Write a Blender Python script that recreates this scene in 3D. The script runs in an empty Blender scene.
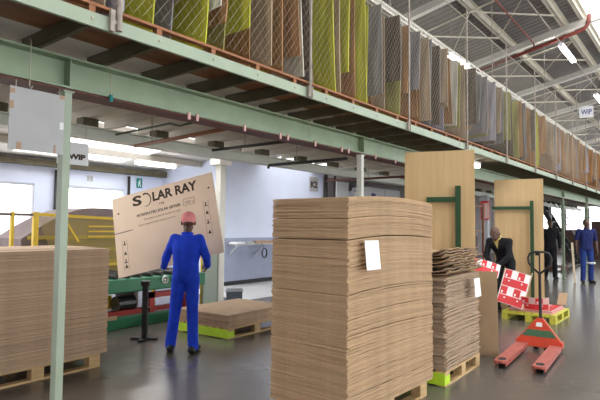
import bpy, bmesh, math, random
from mathutils import Vector, Matrix, Euler
random.seed(7)
PI = math.pi
sc = bpy.context.scene
C = sc.collection
R = math.radians

# ------------------------------------------------------------------ materials
def mat(name, col, rough=0.6, metal=0.0, var=0.0, scale=8.0, bump=0.0, bscale=60.0, rnd=0.0, emit=0.0, col2=None, spec=0.5, stretch=(1,1,1)):
    m = bpy.data.materials.new(name); m.use_nodes = True
    nt = m.node_tree; N = nt.nodes; L = nt.links
    b = N['Principled BSDF']
    b.inputs['Roughness'].default_value = rough
    b.inputs['Metallic'].default_value = metal
    b.inputs['Specular IOR Level'].default_value = spec
    c = (*col, 1.0); b.inputs['Base Color'].default_value = c
    tc = N.new('ShaderNodeTexCoord'); mp = N.new('ShaderNodeMapping')
    L.new(tc.outputs['Object'], mp.inputs['Vector']); mp.inputs['Scale'].default_value = stretch
    out = None
    if var > 0 or col2:
        n = N.new('ShaderNodeTexNoise'); n.inputs['Scale'].default_value = scale; n.inputs['Detail'].default_value = 4
        L.new(mp.outputs[0], n.inputs['Vector'])
        r = N.new('ShaderNodeValToRGB'); L.new(n.outputs['Fac'], r.inputs['Fac'])
        r.color_ramp.elements[0].position = 0.3; r.color_ramp.elements[1].position = 0.7
        a = col2 if col2 else tuple(x*(1-var) for x in col)
        bb = col if col2 else tuple(min(1, x*(1+var)) for x in col)
        r.color_ramp.elements[0].color = (*a, 1); r.color_ramp.elements[1].color = (*bb, 1)
        out = r.outputs['Color']
    if rnd > 0:
        oi = N.new('ShaderNodeObjectInfo'); mr = N.new('ShaderNodeMapRange')
        mr.inputs['To Min'].default_value = 1-rnd; mr.inputs['To Max'].default_value = 1+rnd
        L.new(oi.outputs['Random'], mr.inputs['Value'])
        hs = N.new('ShaderNodeHueSaturation'); L.new(mr.outputs[0], hs.inputs['Value'])
        if out: L.new(out, hs.inputs['Color'])
        else: hs.inputs['Color'].default_value = c
        out = hs.outputs['Color']
    if out: L.new(out, b.inputs['Base Color'])
    if bump > 0:
        n2 = N.new('ShaderNodeTexNoise'); n2.inputs['Scale'].default_value = bscale; n2.inputs['Detail'].default_value = 3
        L.new(mp.outputs[0], n2.inputs['Vector'])
        bp = N.new('ShaderNodeBump'); bp.inputs['Strength'].default_value = bump; bp.inputs['Distance'].default_value = 0.02
        L.new(n2.outputs['Fac'], bp.inputs['Height']); L.new(bp.outputs[0], b.inputs['Normal'])
    if emit > 0:
        b.inputs['Emission Color'].default_value = c; b.inputs['Emission Strength'].default_value = emit
    return m

def cardboard(name, col, rnd=0.12, bands=True):
    m = mat(name, col, 0.85, var=0.10, scale=6, rnd=rnd, bump=0.15, bscale=40, spec=0.2)
    if bands:
        nt = m.node_tree; N = nt.nodes; L = nt.links; b = N['Principled BSDF']
        src = b.inputs['Base Color'].links[0].from_socket
        tc = N.new('ShaderNodeTexCoord'); sp = N.new('ShaderNodeSeparateXYZ'); L.new(tc.outputs['Object'], sp.inputs[0])
        w = N.new('ShaderNodeMath'); w.operation = 'MULTIPLY'; w.inputs[1].default_value = 2*PI/0.0061
        L.new(sp.outputs['Z'], w.inputs[0])
        s = N.new('ShaderNodeMath'); s.operation = 'SINE'; L.new(w.outputs[0], s.inputs[0])
        mr = N.new('ShaderNodeMapRange'); L.new(s.outputs[0], mr.inputs['Value'])
        mr.inputs['From Min'].default_value = -1; mr.inputs['To Min'].default_value = 0.72; mr.inputs['To Max'].default_value = 1.12
        mx = N.new('ShaderNodeHueSaturation'); L.new(src, mx.inputs['Color']); L.new(mr.outputs[0], mx.inputs['Value'])
        L.new(mx.outputs[0], b.inputs['Base Color'])
    return m

def woodmat(name, col, col2, axis_scale=(3,40,40), rough=0.6, rnd=0.0):
    return mat(name, col, rough, col2=col2, scale=1.2, stretch=axis_scale, bump=0.1, bscale=3, rnd=rnd)

def glassmat(name, tint=(0.9,0.93,0.95)):
    m = bpy.data.materials.new(name); m.use_nodes = True
    nt = m.node_tree; N = nt.nodes; L = nt.links
    N.remove(N['Principled BSDF'])
    t = N.new('ShaderNodeBsdfTransparent'); t.inputs[0].default_value = (*tint, 1)
    g = N.new('ShaderNodeBsdfGlossy'); g.inputs['Roughness'].default_value = 0.1
    mx = N.new('ShaderNodeMixShader'); mx.inputs[0].default_value = 0.06
    L.new(t.outputs[0], mx.inputs[1]); L.new(g.outputs[0], mx.inputs[2]); L.new(mx.outputs[0], N['Material Output'].inputs[0])
    return m

M = {}
M['floor'] = mat('floor concrete', (0.115,0.101,0.088), 0.24, var=0.16, scale=1.1, bump=0.03, bscale=14, spec=0.55)
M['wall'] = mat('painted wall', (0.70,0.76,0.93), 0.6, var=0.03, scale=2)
M['dado'] = mat('painted dado', (0.34,0.37,0.50), 0.5, var=0.06, scale=3, bump=0.2, bscale=12)
M['skirt'] = mat('black skirting', (0.02,0.02,0.022), 0.6)
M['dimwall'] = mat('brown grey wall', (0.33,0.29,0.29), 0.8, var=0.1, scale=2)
M['roof'] = mat('roof sheet', (0.19,0.18,0.175), 0.42, metal=0.3, var=0.12, scale=3)
M['cream'] = mat('cream steel', (0.62,0.58,0.48), 0.55, var=0.08, scale=4)
M['whitebeam'] = mat('white steel', (0.78,0.76,0.70), 0.5, var=0.05, scale=4)
M['green'] = mat('sage green steel', (0.25,0.32,0.21), 0.45, var=0.10, scale=5)
M['lightgreen'] = mat('pale green steel', (0.32,0.38,0.285), 0.4, var=0.06, scale=5)
M['palecol'] = mat('pale column paint', (0.66,0.68,0.62), 0.5, var=0.06, scale=5)
M['olive'] = mat('olive joist', (0.11,0.095,0.055), 0.7, var=0.2, scale=6)
M['redox'] = mat('red oxide steel', (0.10,0.022,0.014), 0.6, var=0.15, scale=6)
M['deck'] = woodmat('deck plywood', (0.27,0.105,0.035), (0.14,0.055,0.02), (2,12,12), 0.7)
M['kerb'] = woodmat('orange timber', (0.34,0.135,0.055), (0.22,0.08,0.03), (3,30,30), 0.6)
M['palepanel'] = mat('pale soffit', (0.66,0.62,0.56), 0.7, var=0.07, scale=2)
M['palejoist'] = mat('pale joist', (0.58,0.54,0.47), 0.7, var=0.08, scale=3)
M['galv'] = mat('galvanised wire', (0.42,0.39,0.31), 0.5, metal=0.2)
M['pole'] = mat('weathered steel pole', (0.33,0.28,0.24), 0.5, metal=0.2, var=0.25, scale=14)
M['redpipe'] = mat('red pipe paint', (0.24,0.05,0.035), 0.45, var=0.1, scale=5)
M['blackpipe'] = mat('dark pipe', (0.025,0.022,0.022), 0.5)
M['brownpipe'] = mat('brown pipe', (0.24,0.10,0.05), 0.5)
M['tube'] = mat('lit tube', (1.0,0.98,0.96), 0.4, emit=6.0)
M['lampbody'] = mat('lamp body', (0.8,0.8,0.8), 0.4)
M['cardA'] = cardboard('corrugated board', (0.50,0.335,0.20))
M['cardB'] = cardboard('pale corrugated board', (0.44,0.32,0.225))
M['cardC'] = cardboard('dusty corrugated board', (0.57,0.40,0.27))
M['cardplain'] = mat('flat cardboard', (0.47,0.33,0.20), 0.85, var=0.06, scale=5, spec=0.2)
M['cardprint'] = mat('light printed cardboard', (0.86,0.68,0.53), 0.8, var=0.03, scale=4, spec=0.2)
M['ink'] = mat('brown ink', (0.055,0.032,0.02), 0.8)
M['inkfaint'] = mat('faint brown ink', (0.30,0.20,0.13), 0.8)
M['pallet'] = woodmat('pallet pine', (0.62,0.43,0.22), (0.47,0.30,0.14), (4,30,30), 0.7, rnd=0.1)
M['lime'] = mat('lime paint', (0.50,0.75,0.03), 0.6, var=0.08, scale=8)
M['yellowpal'] = woodmat('yellow painted timber', (0.60,0.56,0.06), (0.46,0.42,0.05), (4,30,30), 0.6)
M['paper'] = mat('white paper', (0.86,0.88,0.88), 0.7)
M['ply'] = woodmat('plywood', (0.60,0.42,0.215), (0.52,0.35,0.165), (14,14,0.7), 0.55)
M['dkgreen'] = mat('dark green steel', (0.018,0.06,0.022), 0.4)
M['machgreen'] = mat('machine green', (0.024,0.18,0.085), 0.4, var=0.1, scale=4)
M['machred'] = mat('machine red', (0.36,0.025,0.02), 0.45)
M['black'] = mat('black enamel', (0.012,0.012,0.013), 0.4)
M['chrome'] = mat('bright steel', (0.7,0.7,0.7), 0.25, metal=0.9)
M['yellow'] = mat('safety yellow', (0.75,0.50,0.02), 0.45, var=0.06, scale=6)
M['guardmesh'] = mat('yellow brown mesh', (0.42,0.31,0.05), 0.6)
M['mound'] = mat('purple brown hood', (0.20,0.15,0.15), 0.7, var=0.15, scale=3)
M['darkgrey'] = mat('dark grey bin plastic', (0.10,0.13,0.17), 0.5)
M['signgrey'] = mat('grey sign back', (0.44,0.44,0.44), 0.6, var=0.06, scale=5)
M['tape'] = mat('brown tape', (0.42,0.27,0.17), 0.6)
M['blueink'] = mat('blue lettering', (0.04,0.05,0.22), 0.6)
M['exitgreen'] = mat('exit sign green', (0.0,0.22,0.22), 0.5)
M['jackred'] = mat('pallet truck red', (0.62,0.06,0.025), 0.4, var=0.08, scale=10)
M['jackgreen'] = mat('pallet truck stripe', (0.05,0.14,0.07), 0.5)
M['jackfork'] = mat('worn fork red', (0.42,0.10,0.075), 0.45, var=0.2, scale=14)
M['rubber'] = mat('black rubber', (0.015,0.015,0.015), 0.8)
M['printred'] = mat('print red', (0.60,0.02,0.025), 0.5)
M['printwhite'] = mat('print white', (0.80,0.76,0.76), 0.5)
M['printpink'] = mat('print pink', (0.75,0.45,0.42), 0.5)
M['window'] = glassmat('window pane')
M['skylight'] = glassmat('skylight pane', (0.88,0.9,0.92))
M['skin'] = mat('dark brown skin', (0.11,0.05,0.032), 0.5)
M['eye'] = mat('eye white', (0.32,0.29,0.26), 0.3)
M['lip'] = mat('lips', (0.12,0.04,0.035), 0.5)
M['hair'] = mat('black hair', (0.012,0.01,0.009), 0.8)
M['coverall'] = mat('royal blue cloth', (0.02,0.07,0.72), 0.8, var=0.14, scale=9, bump=0.35, bscale=14, spec=0.2)
M['cap'] = mat('pink cloth', (0.85,0.30,0.31), 0.8, var=0.06, scale=20, spec=0.2)
M['blackcloth'] = mat('black cloth', (0.014,0.014,0.017), 0.85, var=0.2, scale=10, bump=0.3, bscale=14, spec=0.2)
M['yellowcloth'] = mat('yellow shirt', (0.72,0.60,0.22), 0.85)
M['navy'] = mat('navy cloth', (0.018,0.026,0.11), 0.85, var=0.12, scale=10, bump=0.3, bscale=14, spec=0.2)
M['bluetrouser'] = mat('blue trouser cloth', (0.02,0.042,0.19), 0.85, var=0.12, scale=10, bump=0.3, bscale=14, spec=0.2)
M['reflective'] = mat('grey reflective tape', (0.6,0.62,0.62), 0.4)
M['shoe'] = mat('black leather', (0.01,0.01,0.01), 0.45)
M['brownbox'] = mat('dark brown board', (0.10,0.055,0.04), 0.8, var=0.15, scale=5)
M['grey'] = mat('grey paint', (0.42,0.43,0.46), 0.6, var=0.06, scale=4)
M['white'] = mat('white paint', (0.76,0.77,0.80), 0.55, var=0.03, scale=4)
M['greenpane'] = mat('grey green panel', (0.36,0.42,0.36), 0.5, var=0.06, scale=3)
M['plank'] = woodmat('pale plank', (0.66,0.55,0.40), (0.55,0.44,0.30), (20,20,2), 0.7)

# ------------------------------------------------------------------ mesh helpers
class MB:
    def __init__(s): s.v = []; s.f = []
    def add(s, vs, fs, mtx=None):
        b = len(s.v)
        s.v += [tuple(mtx @ Vector(p)) if mtx else tuple(p) for p in vs]
        s.f += [tuple(b+i for i in f) for f in fs]; return s
    def box(s, lo, hi, mtx=None, bev=0.0):
        (x0,y0,z0),(x1,y1,z1) = lo, hi
        if bev > 0:
            bm = bmesh.new(); bmesh.ops.create_cube(bm, size=1)
            for v in bm.verts: v.co = Vector(((x0+x1)/2+v.co.x*(x1-x0), (y0+y1)/2+v.co.y*(y1-y0), (z0+z1)/2+v.co.z*(z1-z0)))
            bmesh.ops.bevel(bm, geom=list(bm.edges), offset=bev, segments=2, affect='EDGES', profile=0.5)
            bm.verts.index_update()
            s.add([v.co[:] for v in bm.verts], [[v.index for v in f.verts] for f in bm.faces], mtx); bm.free(); return s
        return s.add([(x0,y0,z0),(x1,y0,z0),(x1,y1,z0),(x0,y1,z0),(x0,y0,z1),(x1,y0,z1),(x1,y1,z1),(x0,y1,z1)],
              [(3,2,1,0),(4,5,6,7),(0,1,5,4),(1,2,6,5),(2,3,7,6),(3,0,4,7)], mtx)
    def cyl(s, p, q, r, n=10, r2=None, mtx=None):
        p = Vector(p); q = Vector(q); d = (q-p).normalized()
        a = d.orthogonal().normalized(); b = d.cross(a); r2 = r if r2 is None else r2
        vs = []
        for c, rr in ((p,r),(q,r2)):
            for i in range(n):
                t = 2*PI*i/n; vs.append(c + (a*math.cos(t)+b*math.sin(t))*rr)
        fs = [(i,(i+1)%n,n+(i+1)%n,n+i) for i in range(n)] + [tuple(range(n))[::-1], tuple(range(n,2*n))]
        return s.add(vs, fs, mtx)
    def tube(s, pts, r, n=8, mtx=None):
        P = [Vector(p) for p in pts]; vs = []; fs = []; a = None
        for i, p in enumerate(P):
            d = (P[min(i+1,len(P)-1)]-P[max(i-1,0)]).normalized()
            a = d.orthogonal().normalized() if a is None else (a - d*a.dot(d)).normalized()
            b = d.cross(a)
            for k in range(n):
                t = 2*PI*k/n; vs.append(p+(a*math.cos(t)+b*math.sin(t))*r)
        for i in range(len(P)-1):
            for k in range(n): fs.append((i*n+k, i*n+(k+1)%n, (i+1)*n+(k+1)%n, (i+1)*n+k))
        fs += [tuple(range(n))[::-1], tuple(range((len(P)-1)*n, len(P)*n))]
        return s.add(vs, fs, mtx)
    def prism(s, poly, h0, h1, axis='z', mtx=None):
        n = len(poly)
        def p3(a, b, h): return {'z':(a,b,h),'y':(a,h,b),'x':(h,a,b)}[axis]
        vs = [p3(a,b,h0) for a,b in poly]+[p3(a,b,h1) for a,b in poly]
        fs = [(i,(i+1)%n,n+(i+1)%n,n+i) for i in range(n)]+[tuple(range(n))[::-1],tuple(range(n,2*n))]
        return s.add(vs, fs, mtx)
    def bar(s, p, q, w, h, up=(0,0,1)):
        p = Vector(p); q = Vector(q); d = (q-p).normalized(); up = Vector(up)
        sd = d.cross(up)
        if sd.length < 1e-4: sd = d.cross(Vector((0,1,0)))
        sd.normalize(); u = sd.cross(d)
        vs = [c+sd*(i*w/2)+u*(j*h/2) for c in (p,q) for i,j in ((-1,-1),(1,-1),(1,1),(-1,1))]
        return s.add(vs, [(0,1,2,3),(7,6,5,4),(0,4,5,1),(1,5,6,2),(2,6,7,3),(3,7,4,0)])
    def mesh(s, name, m, smooth=False):
        me = bpy.data.meshes.new(name); me.from_pydata(s.v, [], s.f)
        bm = bmesh.new(); bm.from_mesh(me); bmesh.ops.recalc_face_normals(bm, faces=bm.faces); bm.to_mesh(me); bm.free()
        if m: me.materials.append(M[m] if isinstance(m, str) else m)
        if smooth:
            for p in me.polygons: p.use_smooth = True
        return me
    def build(s, name, m, parent=None, smooth=False, loc=None):
        return link(name, s.mesh(name, m, smooth), parent, loc)

def link(name, me, parent=None, loc=None):
    o = bpy.data.objects.new(name, me); C.objects.link(o)
    if parent: o.parent = parent
    if loc: o.location = loc
    return o
def tag(o, label, cat, group=None, kind=None):
    o['label'] = label; o['category'] = cat
    if group: o['group'] = group
    if kind: o['kind'] = kind
    return o
def thing(name, label, cat, loc=(0,0,0), rz=0.0, group=None):
    o = bpy.data.objects.new(name, None); C.objects.link(o); o.empty_display_size = 0.1
    o.location = loc; o.rotation_euler = (0,0,rz)
    return tag(o, label, cat, group)
def struct(name, mb, m, label=None, smooth=False):
    o = mb.build(name, m, smooth=smooth); o['kind'] = 'structure'
    if label: o['label'] = label
    return o
def dup(root, loc, rz, label, group=None):
    r = root.copy(); C.objects.link(r); r.location = loc; r.rotation_euler = (0,0,rz); r['label'] = label
    if group: r['group'] = group
    for ch in root.children:
        c = ch.copy(); C.objects.link(c); c.parent = r
        for g in ch.children:
            d = g.copy(); C.objects.link(d); d.parent = c
    return r
def frame(o, ux, uy):
    ux = Vector(ux).normalized(); n = ux.cross(Vector(uy)).normalized(); uy = n.cross(ux)
    m = Matrix((ux, uy, n)).transposed().to_4x4(); m.translation = Vector(o); return m
def text_mesh(txt, size, m, mtx, ext=0.0015, width=None, align='LEFT', bold=0.0):
    cu = bpy.data.curves.new('lettering', 'FONT'); cu.body = txt; cu.size = size; cu.extrude = ext; cu.align_x = align
    cu.offset = bold; cu.resolution_u = 3
    o = bpy.data.objects.new('lettering', cu); C.objects.link(o)
    dg = bpy.context.evaluated_depsgraph_get(); dg.update()
    me = bpy.data.meshes.new_from_object(o.evaluated_get(dg))
    bpy.data.objects.remove(o); bpy.data.curves.remove(cu)
    if width:
        xs = [v.co.x for v in me.vertices]; k = width/(max(xs)-min(xs)); x0 = min(xs)
        for v in me.vertices: v.co.x = (v.co.x-x0)*k
    me.transform(mtx); me.materials.clear(); me.materials.append(M[m]); return me

# ------------------------------------------------------------------ setting
X0, X1 = -5.0, 36.0
GB, GT = 2.43, 2.65          # main beam bottom and top
struct('floor', MB().box((X0,-8,-0.1),(X1,12.2,0)), 'floor')

# back wall with two windows
def wall_y(name, y0, y1, x0, x1, z1, holes, m, z0=0.0):
    b = MB(); xs = x0
    for (a, c, h0, h1) in sorted(holes):
        b.box((xs,y0,z0),(a,y1,z1)); b.box((a,y0,z0),(c,y1,h0)); b.box((a,y0,h1),(c,y1,z1)); xs = c
    b.box((xs,y0,z0),(x1,y1,z1)); return struct(name, b, m)
W = [(3.0,5.52,0.75,2.40),(6.25,7.80,0.75,2.40),(-1.2,1.6,0.75,2.40)]
wall_y('wall_back', 12.0, 12.2, X0, 9.0, 3.0, W, 'wall')
for i, (a, c, h0, h1) in enumerate(W):
    f = struct('window_%d' % (i+1), MB().box((a,12.04,h0),(a+.05,12.1,h1)).box((c-.05,12.04,h0),(c,12.1,h1)).box((a+.05,12.04,h1-.05),(c-.05,12.1,h1)).box((a+.05,12.04,h0),(c-.05,12.1,h0+.05)), 'white')
    MB().box((a+.05,12.06,h0+.05),(c-.05,12.066,h1-.05)).build('pane', 'window', f)
# end faces of the store rooms and partition
struct('wall_store', MB().box((9.0,9.5,0),(9.1,12.2,3.3)), 'wall')
p = struct('wall_partition', MB().box((9.1,9.5,0.0),(13.2,9.6,3.35)), 'wall')
MB().box((9.02,9.47,0.0),(13.2,9.5,1.18)).build('dado', 'dado', p)
struct('baseboard_partition', MB().box((9.0,9.44,0.0),(13.2,9.47,0.10)), 'skirt')
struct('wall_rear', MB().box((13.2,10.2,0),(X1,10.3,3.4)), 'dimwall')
wf = MB(); xs = 2.2
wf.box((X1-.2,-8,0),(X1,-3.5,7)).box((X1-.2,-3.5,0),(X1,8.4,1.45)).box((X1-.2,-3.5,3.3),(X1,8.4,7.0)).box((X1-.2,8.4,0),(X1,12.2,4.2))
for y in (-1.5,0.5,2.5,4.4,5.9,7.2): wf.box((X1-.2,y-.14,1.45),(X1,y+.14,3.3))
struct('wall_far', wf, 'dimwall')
fw = struct('window_4', MB().box((X1-.12,-3.5,2.15),(X1-.08,8.4,2.2)).box((X1-.12,-3.5,3.25),(X1-.08,8.4,3.3)), 'white')
MB().box((X1-.105,-3.5,1.45),(X1-.1,8.4,3.3)).build('pane', 'window', fw)
wr = MB().box((X0,-6.2,0),(X1,-6,.35)).box((X0,-6.2,4.6),(X1,-6,8.0))
for i in range(9): wr.box((X0+i*5,-6.2,.35),(X0+i*5+.4,-6,4.6))
struct('wall_right', wr, 'wall')
wn = struct('window_5', MB().box((X0,-6.12,2.45),(X1,-6.06,2.52)), 'white')  # unseen window band, added and enlarged to light under the mezzanine
MB().box((X0,-6.1,.35),(X1,-6.09,4.6)).build('pane', 'window', wn)
struct('wall_behind', MB().box((X0-.2,-8.2,0),(X0,8.3,7.6)).box((X0-.2,8.3,2.6),(X0,11.5,7.6)).box((X0-.2,11.5,0),(X0,12.2,7.6)), 'dimwall')  # opening in this unseen wall is added to send daylight onto the printed board
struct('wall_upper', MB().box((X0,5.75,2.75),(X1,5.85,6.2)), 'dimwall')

# roof: corrugated sheet, purlins, rafters, skylight
SL = 0.21
def rz(y): return 7.02 - SL*y
RIDGE = -2.0
def sheet(mb, x0, x1, ya, za, yb, zb, per=0.2, amp=0.018):
    n = int((x1-x0)/per*6); vs = []; fs = []
    for i in range(n+1):
        x = x0+(x1-x0)*i/n; ph = (x/per) % 1.0
        k = amp*(1 if ph < .25 else (1-(ph-.25)/.15 if ph < .4 else (0 if ph < .85 else (ph-.85)/.15)))
        vs += [(x,ya,za+k),(x,yb,zb+k)]
    for i in range(n): fs.append((2*i,2*i+2,2*i+3,2*i+1))
    mb.add(vs, fs)
SKY = 2.2
c = MB(); sheet(c, X0, X1, 5.85, rz(5.85), SKY, rz(SKY)); sheet(c, X0, X1, -1.6, rz(-1.6), RIDGE, rz(RIDGE)); sheet(c, X0, X1, RIDGE, rz(RIDGE), -8.2, rz(RIDGE)-SL*6.2)
struct('ceiling', c, 'roof')
struct('window_6', MB().box((X0,0,-.004),(X1,1,.004), Matrix(((1,0,0,0),(0,-(SKY+1.6),0,SKY),(0,SL*(SKY+1.6),1,rz(SKY)),(0,0,0,1)))), 'skylight')
for i, y in enumerate((5.05,3.85,2.65,2.25,0.3,-1.6)):
    z = rz(y)
    struct('roof_beam', MB().box((X0,y-.03,z-.15),(X1,y-.018,z-.008)).box((X0,y-.03,z-.15),(X1,y+.045,z-.138)).box((X0,y-.09,z-.02),(X1,y-.03,z-.01)), 'cream')
COL = [1.80+3.887*i for i in range(-1,9)]
for x in COL:
    zb = lambda y: 6.72-SL*y
    b = MB()
    for (ya, za, yb, zb_) in ((5.75, zb(5.75), RIDGE, zb(RIDGE)), (RIDGE, zb(RIDGE), -8.0, zb(RIDGE)-SL*6.0)):
        b.add([(x-.065,ya,za),(x+.065,ya,za),(x+.065,ya,za+.15),(x-.065,ya,za+.15),(x-.065,yb,zb_),(x+.065,yb,zb_),(x+.065,yb,zb_+.15),(x-.065,yb,zb_+.15)],
              [(0,1,2,3),(7,6,5,4),(0,4,5,1),(1,5,6,2),(2,6,7,3),(3,7,4,0)])
    struct('roof_beam', b, 'whitebeam')
for i, x in enumerate(COL[2:]):
    for (ya, yb, dx) in ((3.85,2.65,1.3),(5.05,3.85,1.3)):
        b = MB(); za = rz(ya)-.19; zb2 = rz(yb)-.19
        b.cyl((x+1.0,ya,za),(x+1.0+1.9,yb,zb2),.02,8).cyl((x+1.0,ya,za),(x+1.0,yb,zb2),.02,8).cyl((x+1.0,yb,zb2),(x+2.9,ya,za),.012,6)
        struct('roof_beam', b, 'cream')

# lean-to roof behind the mezzanine with two skylight strips and an added one
def lz(y): return 2.96+0.10*(12.2-y)
skx = [(-2.5,3.3),(4.8,7.4),(10.3,12.6)]  # first strip widened to light the board, last one added to brighten the partition
c = MB(); xs = X0
def leanbox(mb, x0, x1, ya, yb, t=.03):
    mb.add([(x0,ya,lz(ya)),(x1,ya,lz(ya)),(x1,yb,lz(yb)),(x0,yb,lz(yb)),(x0,ya,lz(ya)+t),(x1,ya,lz(ya)+t),(x1,yb,lz(yb)+t),(x0,yb,lz(yb)+t)],
           [(3,2,1,0),(4,5,6,7),(0,1,5,4),(1,2,6,5),(2,3,7,6),(3,0,4,7)])
for a, d in skx:
    leanbox(c, xs, a, 12.2, 5.85); leanbox(c, a, d, 12.2, 11.6); leanbox(c, a, d, 6.2, 5.85); xs = d
leanbox(c, xs, X1, 12.2, 5.85)
struct('ceiling_lean_to', c, 'palepanel')
for i, (a, d) in enumerate(skx):
    b = MB(); leanbox(b, a, d, 11.6, 6.2, .008); struct('window_%d' % (7+i), b, 'skylight')
struct('lintel_beam', MB().box((X0,11.8,2.80),(9.0,11.98,2.95)), 'olive')
for y in (10.4, 8.6):
    struct('roof_beam', MB().box((X0,y-.05,lz(y)-.14),(9.0,y+.05,lz(y)-.005)), 'palejoist')

# ------------------------------------------------------------------ mezzanine
b = MB().box((X0,3.44,GT-.014),(31,3.64,GT)).box((X0,3.53,GB+.014),(31,3.55,GT-.014)).box((X0,3.44,GB),(31,3.64,GB+.014))
gd = struct('floor_beam', b, 'green')
MB().box((X0,3.46,GB-.012),(31,3.66,GB-.001)).build('flange_plate', 'redox', gd)
for x in COL:
    if 0 < x < 31: MB().box((x-.004,3.45,GB+.014),(x+.004,3.53,GT-.014)).build('stiffener', 'green', gd)
struct('floor_beam', MB().box((X0,5.26,2.548),(31,5.42,2.56)).box((X0,5.335,GB+.012),(31,5.347,2.548)).box((X0,5.26,GB),(31,5.42,GB+.012)), 'palecol')
pk = MB().box((-.09,5.27,2.56),(.09,5.41,GT)).mesh('packer', 'olive')
for x in [1.107+.944*i for i in range(-3,31)]:
    o = link('floor_beam', pk, None, (x,0,0)); o['kind'] = 'structure'
eb = struct('edge_beam', MB().box((X0,2.80,2.652),(31,2.812,2.736)).box((X0,2.812,2.652),(31,2.825,2.658)).box((X0,2.812,2.729),(31,2.86,2.736)), 'lightgreen')
bl = MB(); k = 0
BX = [1.107+.472*i for i in range(-4,62)]
for x in BX: bl.cyl((x,2.80,2.70),(x,2.793,2.70),.009,8)
bo = bl.build('bolt_heads', 'galv', eb)
struct('mezzanine_floor', MB().box((X0,2.86,2.745),(31,3.34,2.765)), 'deck')
struct('mezzanine_floor', MB().box((X0,3.34,2.745),(31,5.75,2.765)), 'palepanel')
jm = MB().box((-.03,2.815,0),(-.018,3.64,.095)).box((-.03,2.815,0),(.008,3.64,.008)).box((-.03,2.815,.087),(.008,3.64,.095)).mesh('joist', 'olive')
jp = MB().box((-.05,3.66,0),(.05,5.72,.095)).mesh('joist', 'palejoist')
for x in BX:
    for me in (jm, jp):
        o = link('floor_beam', me, None, (x,0,GT)); o['kind'] = 'structure'
kr = thing('kerb_rail', 'orange timber kerb rail along the mezzanine edge above the pale green channel', 'rail', (0,2.80,2.736))
MB().box((X0,0,.042),(31,.055,.060)).build('rail_board', 'kerb', kr)
bm_ = MB().box((-.02,0,0),(.02,.05,.042)).mesh('spacer_block', 'kerb')
for x in BX:
    o = link('spacer_block', bm_, kr, (x,.002,0))
# columns under the beams
for i, x in enumerate(COL):
    if x < 0 or x > 30: continue
    near = (i == 1)
    w = .026 if near else .03
    b = MB().box((x-w,3.47,0),(x+w,3.54,GB-.012)).box((x-.09,3.44,0),(x+.09,3.58,.012)).box((x-w-.012,3.46,GB-.024),(x+w+.012,3.55,GB-.012))
    struct('steel_column', b, 'lightgreen' if near else ('palecol' if i == 2 else 'green'))
b = MB().box((6.53,7.00,0),(6.66,7.13,2.60)).box((6.45,6.93,2.60),(6.74,7.2,2.72)).box((6.56,7.03,2.72),(6.63,7.10,lz(7.1)-.02))
for z in (.3,.75,1.2,1.65,2.1): b.cyl((6.53,7.05,z),(6.522,7.05,z),.012,8)
struct('steel_pillar', b, 'whitebeam')
for x in (12.4, 18.2, 24.0): struct('steel_pillar', MB().box((x-.05,5.29,0),(x+.05,5.39,GB)), 'grey')

# mesh screen along the mezzanine edge
PX = [1.74,3.655,5.60,7.49,9.40,11.31,13.16,15.01,16.9,18.6,20.5,22.4,24.3,26.2,28.1,30.0]
ms = thing('mesh_screen', 'chain link wire screen on thin steel poles along the mezzanine edge', 'fence', (0,2.778,2.65))
for i, x in enumerate(PX):
    h = 2.10 if i else 2.5
    r_ = .011 if i else .019
    z_ = 0.0 if i else .012
    b = MB().cyl((x,0,z_),(x,0,h),r_,10)
    if i: b.box((x-.03,-.012,.0),(x-.02,.014,.10)).box((x+.02,-.012,.0),(x+.03,.014,.10)).box((x-.03,-.004,.04),(x+.03,.004,.055))
    else: b.box((x-.06,-.008,.0),(x-.03,.014,.13)).box((x-.06,-.004,.05),(x+.02,.004,.07))
    b.build('pole', 'pole', ms, smooth=False)
MB().cyl((-2,0,1.95),(30,0,1.95),.006,6).build('top_wire', 'galv', ms)
b = MB(); z0, z1, dz, dxp = .16, 1.95, 1.79, .066
slope = .055/.075
def strand(xa, za, xb, zb):
    r = .0005
    b.add([(xa,-r,za),(xa+r*2.2,r,za),(xa-r*2.2,r,za),(xb,-r,zb),(xb+r*2.2,r,zb),(xb-r*2.2,r,zb)], [(0,1,4,3),(1,2,5,4),(2,0,3,5)])
run = dz*slope; x = -1.0
while x < 16:
    strand(x, z0, x+run, z1); strand(x+run, z0, x, z1); x += dxp
b.build('wire_mesh', 'galv', ms)

# hanging rail and the boards hanging from it
hr = thing('hanging_rail', 'white lattice hanging rail over the boards on the mezzanine', 'rail', (0,3.08,4.16))
b = MB().box((-2,-.008,.0),(31,.008,.016)).box((-2,-.008,.065),(31,.008,.08)).box((-2,.36,0),(31,.38,.016))
x = -2
while x < 31:
    b.bar((x,0,.012),(x+.12,0,.068),.006,.006); b.bar((x+.12,0,.068),(x+.24,0,.012),.006,.006); x += .24
b.build('lattice', 'whitebeam', hr)
for x in COL[1:8]:
    MB().cyl((x,0,.08),(x,0,rz(3.08)-4.16-.16),.006,6).build('hanger', 'pole', hr)

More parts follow.
